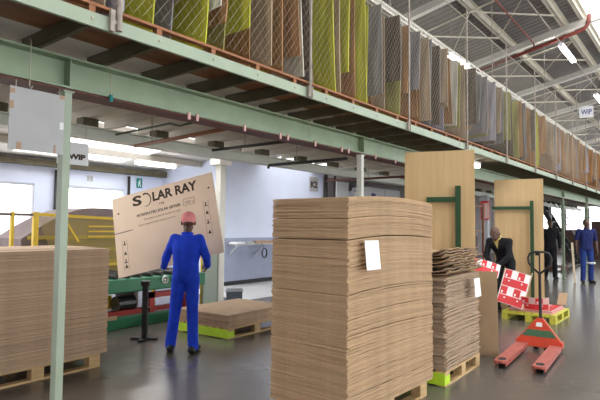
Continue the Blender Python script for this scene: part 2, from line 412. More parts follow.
HB = {'yellow green': ('hang yellow green', (0.52,0.52,0.045), 'yellow-green'), 'olive': ('hang olive', (0.36,0.33,0.10), 'olive'),
      'brown': ('hang brown', (0.40,0.21,0.09), 'brown'), 'tan': ('hang tan', (0.42,0.31,0.21), 'tan'),
      'grey': ('hang grey', (0.25,0.235,0.245), 'grey'), 'lavender': ('hang lavender', (0.40,0.38,0.44), 'lavender grey'),
      'white': ('hang cream', (0.68,0.66,0.56), 'cream'), 'dark': ('hang dark', (0.13,0.095,0.07), 'dark brown')}
for k, (n, col, w) in HB.items(): M['h_'+k] = mat(n, col, 0.75, col2=tuple(x*.5 for x in col), scale=2.4, stretch=(1,5,0.7), bump=.15, bscale=10, spec=0.25)
near_seq = ['yellow green','olive','yellow green','grey','brown','tan','lavender','white','yellow green','brown','grey','brown','yellow green','white','brown','olive','yellow green','brown','tan','yellow green','brown','brown','white','dark','tan','grey','brown','yellow green','tan','yellow green','brown']
hookm = MB().tube([(0,.0,-.02),(0,0,.04),(0,.008,.052),(0,.02,.046)], .003, 5).mesh('hook', 'galv')
X = 1.30; i = 0; per = {}
while X < 21.6:
    if X < 5.6: kind = near_seq[i % len(near_seq)]
    else: kind = random.choices(['brown','tan','grey','lavender','dark','olive','white','yellow green'], [38,20,13,8,11,5,3,2])[0]
    y0 = random.choice([random.uniform(-.03,.06), random.uniform(.05,.26)]); wd = random.uniform(.34,.72); L = random.uniform(.78,1.27)
    if X < 5.6: L = random.uniform(.80,1.12) if y0 < .05 and random.random() < .6 else random.uniform(1.18,1.31)
    lean = random.uniform(-.04,.04); curve = .05*math.sin(X*1.9); cut = random.uniform(-.03,.03)
    vs = []; n = 6; t = .006
    for j in range(n+1):
        f = j/n; z = -L*f
        for (yy, cz) in ((y0+lean*f, 0), (y0+wd+lean*f, cut*f)):
            cx = curve*f*f
            vs += [(cx-t,yy,z+cz),(cx+t,yy,z+cz)]
    fs = []
    for j in range(n):
        a = 4*j; c_ = a+4
        fs += [(a,a+2,c_+2,c_),(a+1,c_+1,c_+3,a+3),(a,c_,c_+1,a+1),(a+2,a+3,c_+3,c_+2)]
    fs += [(0,1,3,2),(4*n,4*n+2,4*n+3,4*n+1)]
    o = MB().add(vs, fs).build('hanging_board', 'h_'+kind, None, loc=(X,2.98,4.12))
    o.rotation_euler = (0,0,R(4*math.sin(X*1.1)))
    h = link('hook', hookm, o, (0,y0+.12,0))
    pi_ = sum(1 for q in PX if q < X)
    if X < PX[0]: where = 'before the thick near steel pole'
    else:
        nm = ['thick near','second','third','fourth','fifth','sixth','seventh','eighth','ninth','tenth','eleventh','twelfth','thirteenth','fourteenth','fifteenth','sixteenth'][pi_-1]
        where = 'after the %s mesh pole' % nm
    key = (HB[kind][2], where); per[key] = per.get(key, 0)+1
    od = ['first','second','third','fourth','fifth','sixth','seventh','eighth','ninth','tenth','eleventh','twelfth','thirteenth','fourteenth'][per[key]-1]
    tag(o, '%s %s board hanging on the mezzanine rail %s' % (od, HB[kind][2], where), 'board', 'boards hanging along the mezzanine rail')
    step = random.uniform(.07,.17) if X < 12 else random.uniform(.11,.22)
    X += step; i += 1

# ------------------------------------------------------------------ services
def lamp(name, label, x0, x1, y, z, hz=0, group='fluorescent lamps'):
    t = thing(name, label, 'lamp', ((x0+x1)/2,y,z), 0, group); l = (x1-x0)/2
    MB().box((-l,-.05,.03),(l,.05,.07)).box((-l,-.035,-.03),(-l+.03,.035,.03)).box((l-.03,-.035,-.03),(l,.035,.03)).build('lamp_body', 'lampbody', t)
    for s in (-1,1):
        if hz > 0: MB().cyl((s*l*.7,0,.07),(s*l*.7,0,hz),.005,6).build('hanger_rod', 'pole', t)
    for s in (-1,1): MB().cyl((-l+.03,s*.035,-.005),(l-.03,s*.035,-.005),.019,10).build('tube', 'tube', t, smooth=False)
    return t
l1 = lamp('fluorescent_lamp', 'lit twin-tube lamp under the red roof pipe at top right', 13.15, 14.65, 2.65, 5.78)
MB().cyl((-.4,0,.07),(-.4,0,rz(2.65)-5.78-.01),.008,6).build('hanger', 'pole', l1)
lamp('fluorescent_lamp', 'lit twin-tube lamp high above the aisle beside the hanging WIP sign', 17.9, 19.3, 2.65, 5.58, .86)
lamp('fluorescent_lamp', 'lit twin-tube lamp above the hanging boards on the mezzanine', 9.75, 10.85, 4.0, 4.93, 1.22)
lamp('fluorescent_lamp', 'small lit lamp under the mezzanine beside the first plywood screen', 7.9, 9.05, 3.17, 2.575, .074)
lamp('fluorescent_lamp', 'lit twin-tube lamp under the lean-to roof above the large printed board', 7.1, 8.25, 10.5, 2.93, .19)
cd = thing('cable_tray', 'thin cable conduit hanging below the roof over the mezzanine edge', 'conduit', (0,2.675,5.93))
MB().cyl((5,0,.0),(30,0,-.12),.014,8).build('conduit', 'pole', cd)
for x in COL[3:8]: MB().cyl((x,0,-.02),(x,0,rz(2.65)-5.92-.33),.006,6).build('hanger', 'pole', cd)
rp = thing('sprinkler_main', 'red sprinkler main pipe below the white roof rafter', 'pipe', (13.3,0,0))
MB().tube([(0,5.6,5.36),(0,2.35,6.07),(0,2.2,6.11),(0,2.12,6.18),(0,2.09,6.30),(0,2.07,6.44)], .043, 10).build('pipe', 'redpipe', rp, smooth=True)
MB().cyl((0,2.10,6.24),(0,2.085,6.29),.055,12).build('coupling', 'redpipe', rp)
MB().cyl((0,4.2,5.665),(0,4.15,5.676),.053,12).build('coupling', 'redpipe', rp)
MB().tube([(0,3.28,5.90),(0,3.27,5.97),(-.1,3.27,6.0),(-5.5,3.2,6.0)], .018, 8).build('branch_pipe', 'redpipe', rp, smooth=True)

def pipe(label, pts, r, m, hang):
    t = thing('sprinkler_pipe', label, 'pipe', pts[0]); o = Vector(pts[0])
    MB().tube([Vector(p)-o for p in pts], r, 8).build('pipe', m, t, smooth=True)
    for h in hang:
        h = Vector(h)-o
        MB().cyl(h,(h.x,h.y,2.64-o.z),.005,6).build('hanger_rod', 'pole', t)
pipe('dark pipe below the mezzanine ending above the white partition', [(5.68,3.70,2.385),(5.68,5.06,2.385),(5.68,5.08,2.34)], .022, 'blackpipe', [(5.68,4.55,2.40)])
pipe('dark pipe below the mezzanine left of the pale column', [(4.70,3.70,2.50),(4.70,5.2,2.50)], .02, 'blackpipe', [(4.70,4.6,2.50)])
pipe('brown pipe below the mezzanine behind the green beam', [(3.60,3.70,2.47),(3.50,5.2,2.40)], .022, 'brownpipe', [(3.52,4.9,2.43)])
pipe('dark green pipe with kink beside the brown pipe below the mezzanine', [(3.34,3.75,2.52),(3.34,4.2,2.50),(3.30,4.3,2.53),(3.26,5.2,2.50)], .012, 'dkgreen', [(3.30,4.6,2.52)])
pipe('long dark red pipe under the mezzanine behind the pale column', [(8.4,3.75,2.40),(8.4,5.95,2.40)], .02, 'redox', [(8.4,5.0,2.40),(8.4,4.2,2.40)])
for (x, lab) in ((5.96,'dark drain pipe on the back wall between the two bright windows'), (7.9,'dark drain pipe on the back wall beside the green exit sign')):
    tag(MB().cyl((0,0,0),(0,0,2.75),.035,8).build('drain_pipe', 'blackpipe', None, True, (x,11.94,0)), lab, 'pipe')
for i, x in enumerate((2.83,2.92,3.50,4.02,4.14,4.62,5.15,5.30,5.95,6.5)):
    o = MB().box((-.012,-.012,-.035),(.012,.0,.012)).box((-.012,-.012,.0135),(.012,.02,.018)).cyl((-.012,-.006,-.035),(.012,-.006,-.035),.008,8).build('beam_clip', 'printpink', None, False, (x,3.438,GB))
    tag(o, 'small pinkish clip on the lower lip of the green beam', 'clip', 'clips on the green beam')

for (x, z1, z2, m, lab) in ((2.10,2.60,2.425,'galv','thin wire with blue plug hanging on the green beam'),(1.52,2.70,2.37,'galv','thin wire hanging over the green beam to the grey sign board'),(4.50,2.64,2.48,'galv','thin wire hook hanging on the green beam left of the pale column')):
    t = thing('wire_hook', lab, 'hook', (x,3.432,z2))
    MB().tube([(0,.02,z1-z2),(0,0,z1-z2-.02),(0,0,.02),(.01,-.004,0),(.02,-.004,.02)], .004, 6).build('wire', m, t)
    if 'blue' in lab: MB().cyl((0,-.004,-.03),(0,-.004,.02),.014,10).build('plug', 'exitgreen', t)

# ------------------------------------------------------------------ signs
def hang_sign(label, mtx, w, h, txt, m, size, wires, inkm='blueink', tw=.76):
    t = thing('hanging_sign', label, 'sign'); t.matrix_world = mtx
    MB().box((0,0,-.006),(w,h,0)).build('sign_board', m, t)
    if txt:
        link('lettering', text_mesh(txt, size, inkm, Matrix.Translation((w*.9-w*tw,h*(.5 if tw > .7 else .36)-size*.34,.0015)), .001, w*tw, bold=.004), t)
    for x in (w*.1, w*.9): MB().cyl((x,h,-.003),(x,h+wires,-.003),.003,5).build('hanging_wire', 'galv', t)
    return t
t = hang_sign('square grey hanging board with brown tape corners beside the near green column', frame((1.415,3.462,1.968),(1,0,.0),(0,0,1)), .355, .405, None, 'signgrey', 0, .05)
for (u, v, a, c) in ((.0,.36,.03,.03),(.0,.26,.025,.05),(.32,.38,.035,.025),(.05,.0,.03,.05),(.29,.0,.012,.06)): MB().box((u,v,0),(u+a,v+c,.002)).build('tape', 'tape', t)
MB().box((.325,.17,.0),(.352,.22,.002)).build('white_sticker', 'paper', t)
hang_sign('small white WIP sign half hidden behind the near green column', frame((2.50,5.0,2.09),(1,-.03,0),(0,0,1)), .32, .225, 'WIP', 'white', .07, .2, 'ink', .56)
hang_sign('white WIP sign hanging high above the aisle', frame((16.5,2.87,4.66),(0,-1,0),(0,0,1)), .36, .32, 'WIP', 'white', .2, 1.3)
t = thing('exit_sign', 'small green exit sign on the back wall above the printed board', 'sign', (8.24,11.985,2.60))
MB().box((-.085,-.012,-.13),(.085,0,.13)).build('sign_board', 'exitgreen', t)
MB().cyl((.01,-.016,.07),(.01,-.013,.07),.022,10).prism([(-.03,.04),(.03,.04),(.02,-.02),(.05,-.09),(.03,-.10),(0,-.03),(-.03,-.09),(-.05,-.08),(-.02,-.01)], -.016,-.013,'y').box((-.045,-.015,-.02),(-.035,-.013,.05)).build('running_figure', 'paper', t)
t = thing('wall_notice', 'grey notice with dark K2 lettering on the white partition', 'sign', (12.72,9.495,2.78))
MB().box((-.22,-.008,-.22),(.22,0,.22)).build('sign_board', 'signgrey', t)
link('lettering', text_mesh('K2', .26, 'ink', frame((-.17,-.0095,-.10),(1,0,0),(0,0,1)), .001, .34, bold=.012), t)
for (x, y, z, lab) in ((3.95,11.995,2.62,'faint grey mark high on the back wall above the left window'), (6.85,11.995,2.62,'faint grey mark high on the back wall above the second window')):
    tag(MB().box((-.09,-.006,-.07),(-.03,0,.07)).box((.0,-.006,-.07),(.06,0,.07)).box((-.03,-.006,-.01),(0,0,.01)).build('wall_notice', 'signgrey', None, False, (x,y,z)), lab, 'sign')

# ------------------------------------------------------------------ pallets and cardboard
def pallet(label, loc, lx, ly, rz=0.0, m='pallet', endm=None, h=.14):
    """local origin at one bottom corner, extends +x, +y"""
    t = thing('wooden_pallet', label, 'pallet', loc, rz)
    bx = .09
    for j in range(3):
        y = j*(ly-bx)/2
        MB().box((0,y,0),(lx,y+bx,.018)).build('bottom_board', m, t)
        for i in range(3):
            x = i*(lx-.12)/2
            MB().box((x,y,.018),(x+.12,y+bx,h-.04)).build('block', endm if (endm and (j != 1 or i != 1) and (i == 0)) else m, t)
    if endm: MB().box((-.012,0,.012),(-.001,ly,h-.015)).build('end_board', endm, t)
    for i in range(3):
        x = i*(lx-.12)/2
        MB().box((x,0,h-.04),(x+.12,ly,h-.02)).build('cross_board', m, t)
    n = 7
    for j in range(n):
        y = j*(ly-.10)/(n-1)
        MB().box((0,y,h-.02),(lx,y+.10,h)).build('deck_board', m, t)
    return t

def sheet_mesh(lx, ly, t, m, bow=0.0, bowy=0.0, rag=0.004, seed=0, nx=16, ny=6):
    rr = random.Random(seed); vs = []; fs = []
    def zz(x, y): return bow*(1-(2*x/lx-1)**2) + bowy*(2*y/ly-1)**2*0 + bowy*(1-(2*y/ly-1)**2)
    jx = [rr.uniform(-rag,rag) for _ in range(ny+1)]; jy = [rr.uniform(-rag,rag) for _ in range(nx+1)]
    for k in (0,1):
        for j in range(ny+1):
            for i in range(nx+1):
                x = lx*i/nx; y = ly*j/ny
                dx = jx[j] if i in (0,nx) else 0; dy = jy[i] if j in (0,ny) else 0
                vs.append((x+dx-lx/2, y+dy-ly/2, zz(x,y)+k*t))
    n = (nx+1)*(ny+1); I = lambda i,j,k: k*n+j*(nx+1)+i
    for j in range(ny):
        for i in range(nx):
            fs += [(I(i,j,0),I(i,j+1,0),I(i+1,j+1,0),I(i+1,j,0)),(I(i,j,1),I(i+1,j,1),I(i+1,j+1,1),I(i,j+1,1))]
    for i in range(nx): fs += [(I(i,0,0),I(i+1,0,0),I(i+1,0,1),I(i,0,1)),(I(i,ny,0),I(i,ny,1),I(i+1,ny,1),I(i+1,ny,0))]
    for j in range(ny): fs += [(I(0,j,0),I(0,j,1),I(0,j+1,1),I(0,j+1,0)),(I(nx,j,0),I(nx,j+1,0),I(nx,j+1,1),I(nx,j,1))]
    return MB().add(vs, fs).mesh('cardboard_sheet', m, False)

def stack(cx, cy, z0, z1, lx, ly, rz, m, n, label, toplabel, group, bow=0.0, bowy=0.0, jit=.004, rot=.4, flat_until=0.0, gaps=(), taper=0.0, rag=.004):
    pitch = (z1-z0)/n; t = pitch*.88
    levels = 6
    banks = [[sheet_mesh(lx, ly, t, m, bow*k/levels, bowy*k/levels, rag, s+10*k) for s in range(4)] for k in range(levels+1)]
    ca, sa = math.cos(rz), math.sin(rz); z = z0
    extra = 0
    for i in range(n):
        f = i/(n-1)
        k = min(levels, int(levels*min(1, f/max(flat_until,1e-3)))) if flat_until > 0 else levels
        o = link('cardboard_sheet', random.choice(banks[k]))
        dx, dy = random.gauss(0,jit), random.gauss(0,jit)
        dx += taper*f
        o.location = (cx+dx*ca-dy*sa, cy+dx*sa+dy*ca, z); o.rotation_euler = (0,0,rz+R(random.gauss(0,rot)))
        tag(o, toplabel if i == n-1 else label, 'cardboard sheet', group)
        z += pitch
        for (at_, g) in gaps:
            if i == int(at_*n): z += g

# near tall stack
RN = R(-1.8)
stack(3.793, 2.363, .145, 1.695, 1.335, .73, RN, 'cardA', 124,
      'brown cardboard sheet below the top of the tall front stack with white tag', 'topmost brown cardboard sheet of the tall front stack with white tag',
      'sheets of the tall front stack', bow=.03, jit=.0025, rot=.25, flat_until=.55, gaps=((.80,.008),(.55,.004),(.9,.004)))
pallet('pale wooden pallet under the tall front stack of brown cardboard', (3.15,2.06,0), 1.27, .66, RN)
# second stack behind it
stack(5.24, 2.50, .145, 1.02, .98, 1.0, R(1.5), 'cardB', 66,
      'pale brown cardboard sheet in the ragged stack beside the leaning sheet', 'topmost flat sheet of the ragged cardboard stack beside the leaning sheet',
      'sheets of the ragged stack', bow=.008, jit=.007, rot=.7, rag=.006)
pallet('wooden pallet with lime green ends under the ragged cardboard stack', (4.752,1.985,0), 1.0, 1.05, R(1.5), endm='lime')
# left stack
stack(2.46, 5.66, .145, 1.235, 1.32, 1.22, R(1.0), 'cardC', 88,
      'dusty brown cardboard sheet in the big stack behind the near green column', 'topmost dusty brown sheet of the stack behind the near green column',
      'sheets of the stack behind the near column', bow=.0, bowy=.01, jit=.004, rot=.3)
pallet('pale wooden pallet under the cardboard stack behind the near green column', (1.77,5.06,0), 1.30, 1.15, R(1.0))
# low stack
stack(5.47, 5.52, .145, .315, 1.30, 1.0, R(3), 'cardC', 14,
      'brown cardboard sheet below the top of the low stack behind the blue worker', 'topmost cardboard sheet of the low stack behind the blue worker',
      'sheets of the low stack', jit=.006, rot=.5)
pallet('wooden pallet with lime green ends under the low cardboard stack', (4.85,5.0,0), 1.2, .95, R(3), endm='lime')

# crumpled sheets on top of the ragged stack, and draped flaps
def crumpled(label, cx, cy, z, lx, ly, rz, m, droop, wav, seed, mid):
    """sheet whose front (-y) end is ragged, wavy and drooping"""
    rr = random.Random(seed); t = .007; nx, ny = 22, 16; vs = []; fs = []
    p1, p2 = cx*19, 2.0+cx*37; jag = [rr.uniform(-.035,.02) for _ in range(nx+1)]
    for k in (0,1):
        for j in range(ny+1):
            for i in range(nx+1):
                u, v = i/nx, j/ny; fr = max(0,(.12-v)/.12); f2 = max(0,(.42-v)/.42)
                x = -lx/2+lx*u; y = -ly/2+ly*v+(jag[i] if j == 0 else 0)
                zz =  droop*fr*fr + wav*f2*(1.6+math.sin(x*19+p1)+.6*math.sin(x*37+p2))
                vs.append((x, y, zz+k*t))
    n = (nx+1)*(ny+1); I = lambda i,j,k: k*n+j*(nx+1)+i
    for j in range(ny):
        for i in range(nx): fs += [(I(i,j,0),I(i,j+1,0),I(i+1,j+1,0),I(i+1,j,0)),(I(i,j,1),I(i+1,j,1),I(i+1,j+1,1),I(i,j+1,1))]
    for i in range(nx): fs += [(I(i,0,0),I(i+1,0,0),I(i+1,0,1),I(i,0,1)),(I(i,ny,0),I(i,ny,1),I(i+1,ny,1),I(i+1,ny,0))]
    for j in range(ny): fs += [(I(0,j,0),I(0,j,1),I(0,j+1,1),I(0,j+1,0)),(I(nx,j,0),I(nx,j+1,0),I(nx,j+1,1),I(nx,j,1))]
    o = MB().add(vs, fs).build('crumpled_sheet', m, None, False, (cx,cy,z)); o.rotation_euler = (0,0,rz)
    return tag(o, label, 'cardboard sheet', 'crumpled sheets on the ragged stack')
ordn = ['lowest','second lowest','third lowest','fourth lowest','middle','fourth highest','third highest','second highest','topmost']
zt = 1.034
for i in range(9):
    crumpled('%s crumpled cardboard sheet on the ragged stack' % ordn[i], 5.20+(.05,-.04,.10,0,-.08,.06,.02,-.04,-.05)[i], 2.42, zt, (.95,.9,.72,.9,.76,.86,.9,.84,.92)[i], .95-.012*i, R((1,-1,2,0,-2,1,1,-1,0)[i]*.35), 'cardB' if i % 2 else 'cardplain', .04, .006, i, .008)
    zt += .026

def plate(name, label, cat, o, ux, uy, w, h, t, m, group=None):
    e = MB().box((0,0,-t),(w,h,0)).build(name, m); e.matrix_world = frame(o,ux,uy); return tag(e, label, cat, group)
plate('leaning_sheet', 'single brown cardboard sheet leaning upright against the ragged stack', 'cardboard sheet', (6.14,2.55,0),(.10,-.62,0),(-.10,0,1),.60,1.0,.008,'cardplain')
ls = bpy.data.objects['leaning_sheet']; MB().box((.004,.49,.0),(.596,.494,.0012)).build('crease', 'tape', ls)
plate('paper_tag', 'white paper tag hanging on the tall front stack', 'tag', (3.255,1.945,1.185),(1,RN,0),(-.27,.11,1),.19,.215,.001,'paper')
plate('paper_tag', 'white paper tag hanging on the ragged stack', 'tag', (5.315,1.895,.79),(1,.0,0),(-.22,.08,1),.165,.19,.001,'paper')

# ------------------------------------------------------------------ plywood screens
def screen(label, a, bpt, h, z0, pxy, post_h, arm_h, armlen):
    a = Vector((*a,0)); e = Vector((*bpt,0)); d = e-a; w = d.length
    t = thing('plywood_screen', label, 'screen', a, math.atan2(d.y,d.x))
    MB().box((0,-.0,z0),(w,.018,h)).build('plywood_panel', 'ply', t)
    px, off = pxy      # along the panel, offset towards the viewer (local -y)
    MB().box((px-.03,-off-.055,.012),(px+.03,-off,post_h)).build('post', 'dkgreen', t)
    MB().box((px-.03-armlen,-off-.045,arm_h-.03),(px-.03,-off-.005,arm_h+.03)).build('arm', 'dkgreen', t)
    MB().box((px-.3,-off-.06,0),(px+.18,-off,.012)).build('foot', 'dkgreen', t)
    MB().box((px-.03,-off,.9),(px+.03,-.0,.93)).box((px-.03,-off,.2),(px+.03,-.0,.23)).build('bracket', 'dkgreen', t)
    return t
screen('tall plywood screen with green post standing behind the ragged stack', (5.79,2.93), (6.02,2.15), 2.415, .02, (.63,.02), 1.99, 1.83, .33)
screen('tall plywood screen with green post behind the stooping person', (9.92,3.17), (10.11,2.36), 2.405, .02, (.64,.05), 2.0, 1.87, .65)

# ------------------------------------------------------------------ printed pallet, held sheets
pallet('yellow painted pallet with red and white printed sheets beside the pallet truck', (8.915,1.925,0), 1.03, .82, R(0), 'yellowpal')
def printed(name, label, o, ux, uy, w, h, t=.006, base='printwhite', bend=0.0, edge=None, seed=3):
    th = thing(name, label, 'printed sheet'); th.matrix_world = frame(o,ux,uy)
    def z(x): return bend*math.sin(PI*x/w)
    def strip(mb, x0, x1, y0, y1, off, tt):
        n = 6; vs = []; fs = []
        for i in range(n+1):
            x = x0+(x1-x0)*i/n
            vs += [(x,y0,z(x)+off),(x,y1,z(x)+off),(x,y0,z(x)+off-tt),(x,y1,z(x)+off-tt)]
        for i in range(n):
            a = 4*i; c_ = a+4
            fs += [(a,c_,c_+1,a+1),(a+2,a+3,c_+3,c_+2),(a,a+2,c_+2,c_),(a+1,c_+1,c_+3,a+3)]
        fs += [(0,1,3,2),(4*n,4*n+2,4*n+3,4*n+1)]
        mb.add(vs, fs)
    b = MB(); strip(b,0,w,0,h,0,t); b.build('sheet', base, th)
    rows = max(2,int(round(h/.15))); ch = h/rows
    for r_ in range(rows):
        k = rows-1-r_
        if k % 2 == 1:
            b = MB(); strip(b,.012,w-.012,r_*ch+.006,(r_+1)*ch-.006,.0025,.002); b.build('red_print', 'printred', th)
            for q in (.25,.75):
                b = MB(); strip(b,w*q-.012,w*q+.012,r_*ch+ch*.6,r_*ch+ch*.75,.004,.001); b.build('white_mark', 'printwhite', th)
        else:
            nb = max(2,int(round(w/.17))); x = .012 if seed % 2 else .06
            for q in range(nb):
                x1 = min(w-.01,x+w/nb*.52)
                b = MB(); strip(b,x,x1,r_*ch+.006,(r_+1)*ch-.006,.0025,.002); b.build('red_print', 'printred', th)
                b = MB(); strip(b,x+.02,x+.045,r_*ch+ch*.12,r_*ch+ch*.4,.004,.001); b.build('white_mark', 'printwhite', th)
                x += w/nb
    if edge: b = MB(); strip(b,w,w+.018,-.01,h+.06,.004,.014); b.build('cut_edge', 'cardplain', th)
    return th
printed('printed_sheet', 'upper left half of a red and white printed sheet held by the stooping person', (8.86,3.27,.78),(.12,-.36,-.10),(.28,.04,.20),.48,.34,bend=.02,seed=3)
printed('printed_sheet', 'lower right red and white printed sheet with brown cut edge held by the stooping person', (8.80,2.80,.30),(.09,-.30,-.09),(.25,.0,.52),.41,.60,bend=.015,edge=True,seed=5)
for i in range(4):
    printed('printed_sheet', ['lowest red and white printed sheet lying on the yellow pallet','second red and white printed sheet up on the yellow pallet','third red and white printed sheet up on the yellow pallet','topmost red and white printed sheet lying flat on the yellow pallet'][i],
      (9.0+.012*i,1.98+.01*i,.15+.012*i),(1,.0,0),(0,1,0),.86-.02*i,.70-.02*i,base='printpink' if i < 3 else 'printwhite',seed=i)
printed('printed_sheet', 'crumpled red and white printed sheet standing up on the yellow pallet near its end', (8.98,2.46,.20),(.1,-.5,.0),(-.05,.1,.22),.42,.2,bend=.07,base='printpink',seed=9)
plate('cut_board', 'thin pale strip of board tilted over the far end of the yellow pallet', 'board', (9.80,1.95,.20),(0,1,0),(.16,0,.2),.14,.24,.008,'cardplain')

# ------------------------------------------------------------------ pallet truck
pt = thing('pallet_truck', 'red hand pallet truck with black loop handle standing in the aisle', 'pallet truck', (6.95,1.69,0), R(4))
for s in (-1,1):
    y = s*.19
    poly = [(-1.20,-.04),(-1.17,-.062),(-.05,-.068),(-.05,.068),(-1.17,.062),(-1.20,.04)]
    fk = MB().prism([(a,c+y) for a,c in poly],.062,.085)
    fk.box((-1.17,y-.062,.028),(-.05,y-.052,.062)).box((-1.17,y+.052,.028),(-.05,y+.062,.062))
    f = fk.build('fork', 'jackfork', pt)
    MB().prism([(-1.08+.05*math.cos(a)*1.3, y+.042*math.sin(a)) for a in [2*PI*i/14 for i in range(14)]],.0852,.0875).build('roller_opening', 'rubber', f)
    MB().cyl((-1.08,y-.035,.032),(-1.08,y+.035,.032),.032,16).build('load_wheel', 'rubber', pt)
b = MB()
tri = [(-.265,.045),(.265,.045),(.265,.10),(.035,.385),(-.035,.385),(-.265,.10)]
m_ = Matrix(((0,0,1,0),(1,0,0,0),(0,1,0,0),(0,0,0,1)))
def lean(mb_, poly, h0, h1):
    vs = []
    for hh in (h0,h1):
        for (a, z) in poly: vs.append((hh-.05+.22*z, a, z))
    n = len(poly); mb_.add(vs, [(i,(i+1)%n,n+(i+1)%n,n+i) for i in range(n)]+[tuple(range(n))[::-1],tuple(range(n,2*n))])
lean(b, tri, 0, .03)
b.box((-.03,-.26,.05),(.10,-.24,.12)).box((-.03,.24,.05),(.10,.26,.12))
body = b.build('body_plate', 'jackred', pt)
b = MB(); lean(b, [(-.20,.165),(.20,.165),(.135,.245),(-.135,.245)], -.004, 0); b.build('green_band', 'jackgreen', body)
b = MB(); lean(b, [(-.035,.285),(.04,.285),(.035,.335),(-.03,.335)], -.004, 0); b.build('white_sticker', 'paper', body)
MB().bar((.03,-.255,.11),(.085,-.03,.385),.006,.012).build('worn_edge', 'pallet', body)
MB().cyl((.13,0,.10),(.13,0,.30),.05,14).box((.06,-.07,.14),(.16,.07,.2)).build('hydraulic_unit', 'jackred', pt)
for s in (-1,1): MB().cyl((.14,s*.035,.085),(.14,s*.085,.085),.085,20).build('steer_wheel', 'rubber', pt)
MB().cyl((.11,0,.30),(.085,0,.93),.019,10).build('handle_shaft', 'black', pt)
loop = [(.085,0,.93),(.085,.07,.99),(.085,.125,1.06),(.085,.135,1.13),(.085,.11,1.185),(.085,.05,1.205),(.085,-.05,1.205),(.085,-.11,1.185),(.085,-.135,1.13),(.085,-.125,1.06),(.085,-.07,.99),(.085,0,.93)]
MB().tube(loop,.014,8).cyl((.085,0,.93),(.085,0,1.2),.010,8).build('handle_loop', 'black', pt)
MB().bar((.06,.02,1.16),(.06,.02,1.20),.012,.05).build('release_lever', 'black', pt)

# ------------------------------------------------------------------ printed board held by the worker
TL, TR, BL = Vector((3.963,6.384,1.833)), Vector((4.631,5.130,2.199)), Vector((3.873,6.034,.795))
ux = (TR-TL).normalized(); bw = (TR-TL).length; uy0 = (TL-BL); uy0 = (uy0-ux*uy0.dot(ux)); bh = uy0.length
mtx = frame(TL-uy0, ux, uy0)
sb = thing('printed_board', 'large light brown printed cardboard board held tilted by the blue worker', 'cardboard sheet'); sb.matrix_world = mtx
n = mtx.to_3x3() @ Vector((0,0,1))
MB().box((0,0,-.008),(bw,bh,0)).build('board', 'cardprint', sb)
def bt(txt, u, w, size, width, m='ink', bold=.0): return link('lettering', text_mesh(txt, size, m, Matrix.Translation((u*bw,(1-w)*bh,.001)), .0008, width, bold=bold), sb)
bt('S', .205, .165, .185, .135, bold=.006)
arc = [(.335*bw+.075*math.cos(a), (1-.125)*bh+.09*math.sin(a)) for a in [R(d) for d in range(115,-125,-12)]]
b = MB()
for i in range(len(arc)-1):
    f0, f1 = i/(len(arc)-1), (i+1)/(len(arc)-1)
    w0, w1 = .010*(1-f0)+.002, .010*(1-f1)+.002
    cx, cy = .335*bw, (1-.125)*bh
    def off(p, w_): d = Vector((p[0]-cx,p[1]-cy)).normalized()*w_; return ((p[0]+d.x,p[1]+d.y),(p[0]-d.x,p[1]-d.y))
    a0, a1 = off(arc[i],w0); c0, c1 = off(arc[i+1],w1)
    b.prism([a0,c0,c1,a1],0.0002,.0018)
b.build('crescent_letter', 'ink', sb)
bt('LAR RAY', .405, .163, .175, .435*bw, bold=.006)
bt('TYPE', .46, .235, .045, .075, 'ink')
bt('INTEGRATED SOLAR GEYSER', .235, .315, .052, .43*bw, 'ink', .001)
bt('Thermosiphon system for domestic hot water', .30, .375, .035, .36*bw, 'inkfaint')
bt('close coupled with manual control', .24, .435, .035, .36*bw, 'inkfaint')
b = MB(); x0, y0, x1, y1 = .69*bw, (1-.33)*bh, .80*bw, (1-.245)*bh
for (a, c) in (((x0,y0),(x1,y0+.005)),((x0,y1-.005),(x1,y1)),((x0,y0),(x0+.005,y1)),((x1-.005,y0),(x1,y1))): b.box((a[0],a[1],0),(c[0],c[1],.0016))
b.build('print_box', 'inkfaint', sb)
bt('100 L', .71, .31, .055, .12, 'inkfaint')
for (u, w) in ((.055,.21),(.945,.185)): MB().cyl((u*bw,(1-w)*bh,0.0),(u*bw,(1-w)*bh,.0016),.013,12).build('punched_hole', 'ink', sb)
for (u, ws) in ((.075,(.62,.74,.84,.90)),(.885,(.40,.50,.62,.74))):
    for k_, w in enumerate(ws):
        x, y = u*bw, (1-w)*bh
        if k_ % 2: b = MB().prism([(x,y),(x+.045,y),(x+.022,y+.05)],0,.0016)
        else: b = MB().box((x,y,0),(x+.04,y+.012,.0016)).box((x+.014,y+.012,0),(x+.026,y+.055,.0016))
        b.build('handling_symbol', 'ink', sb)
for (u, w0, w1, ww) in ((.065,.56,.93,.07),(.875,.33,.77,.07)):
    for xx in (u*bw, (u*bw+ww)): MB().box((xx,(1-w1)*bh,0),(xx+.003,(1-w0)*bh,.0012)).build('print_rule', 'inkfaint', sb)
MB().box((-.005,(1-.46)*bh,0),(.18*bw,(1-.452)*bh,.0016)).build('crease', 'ink', sb)

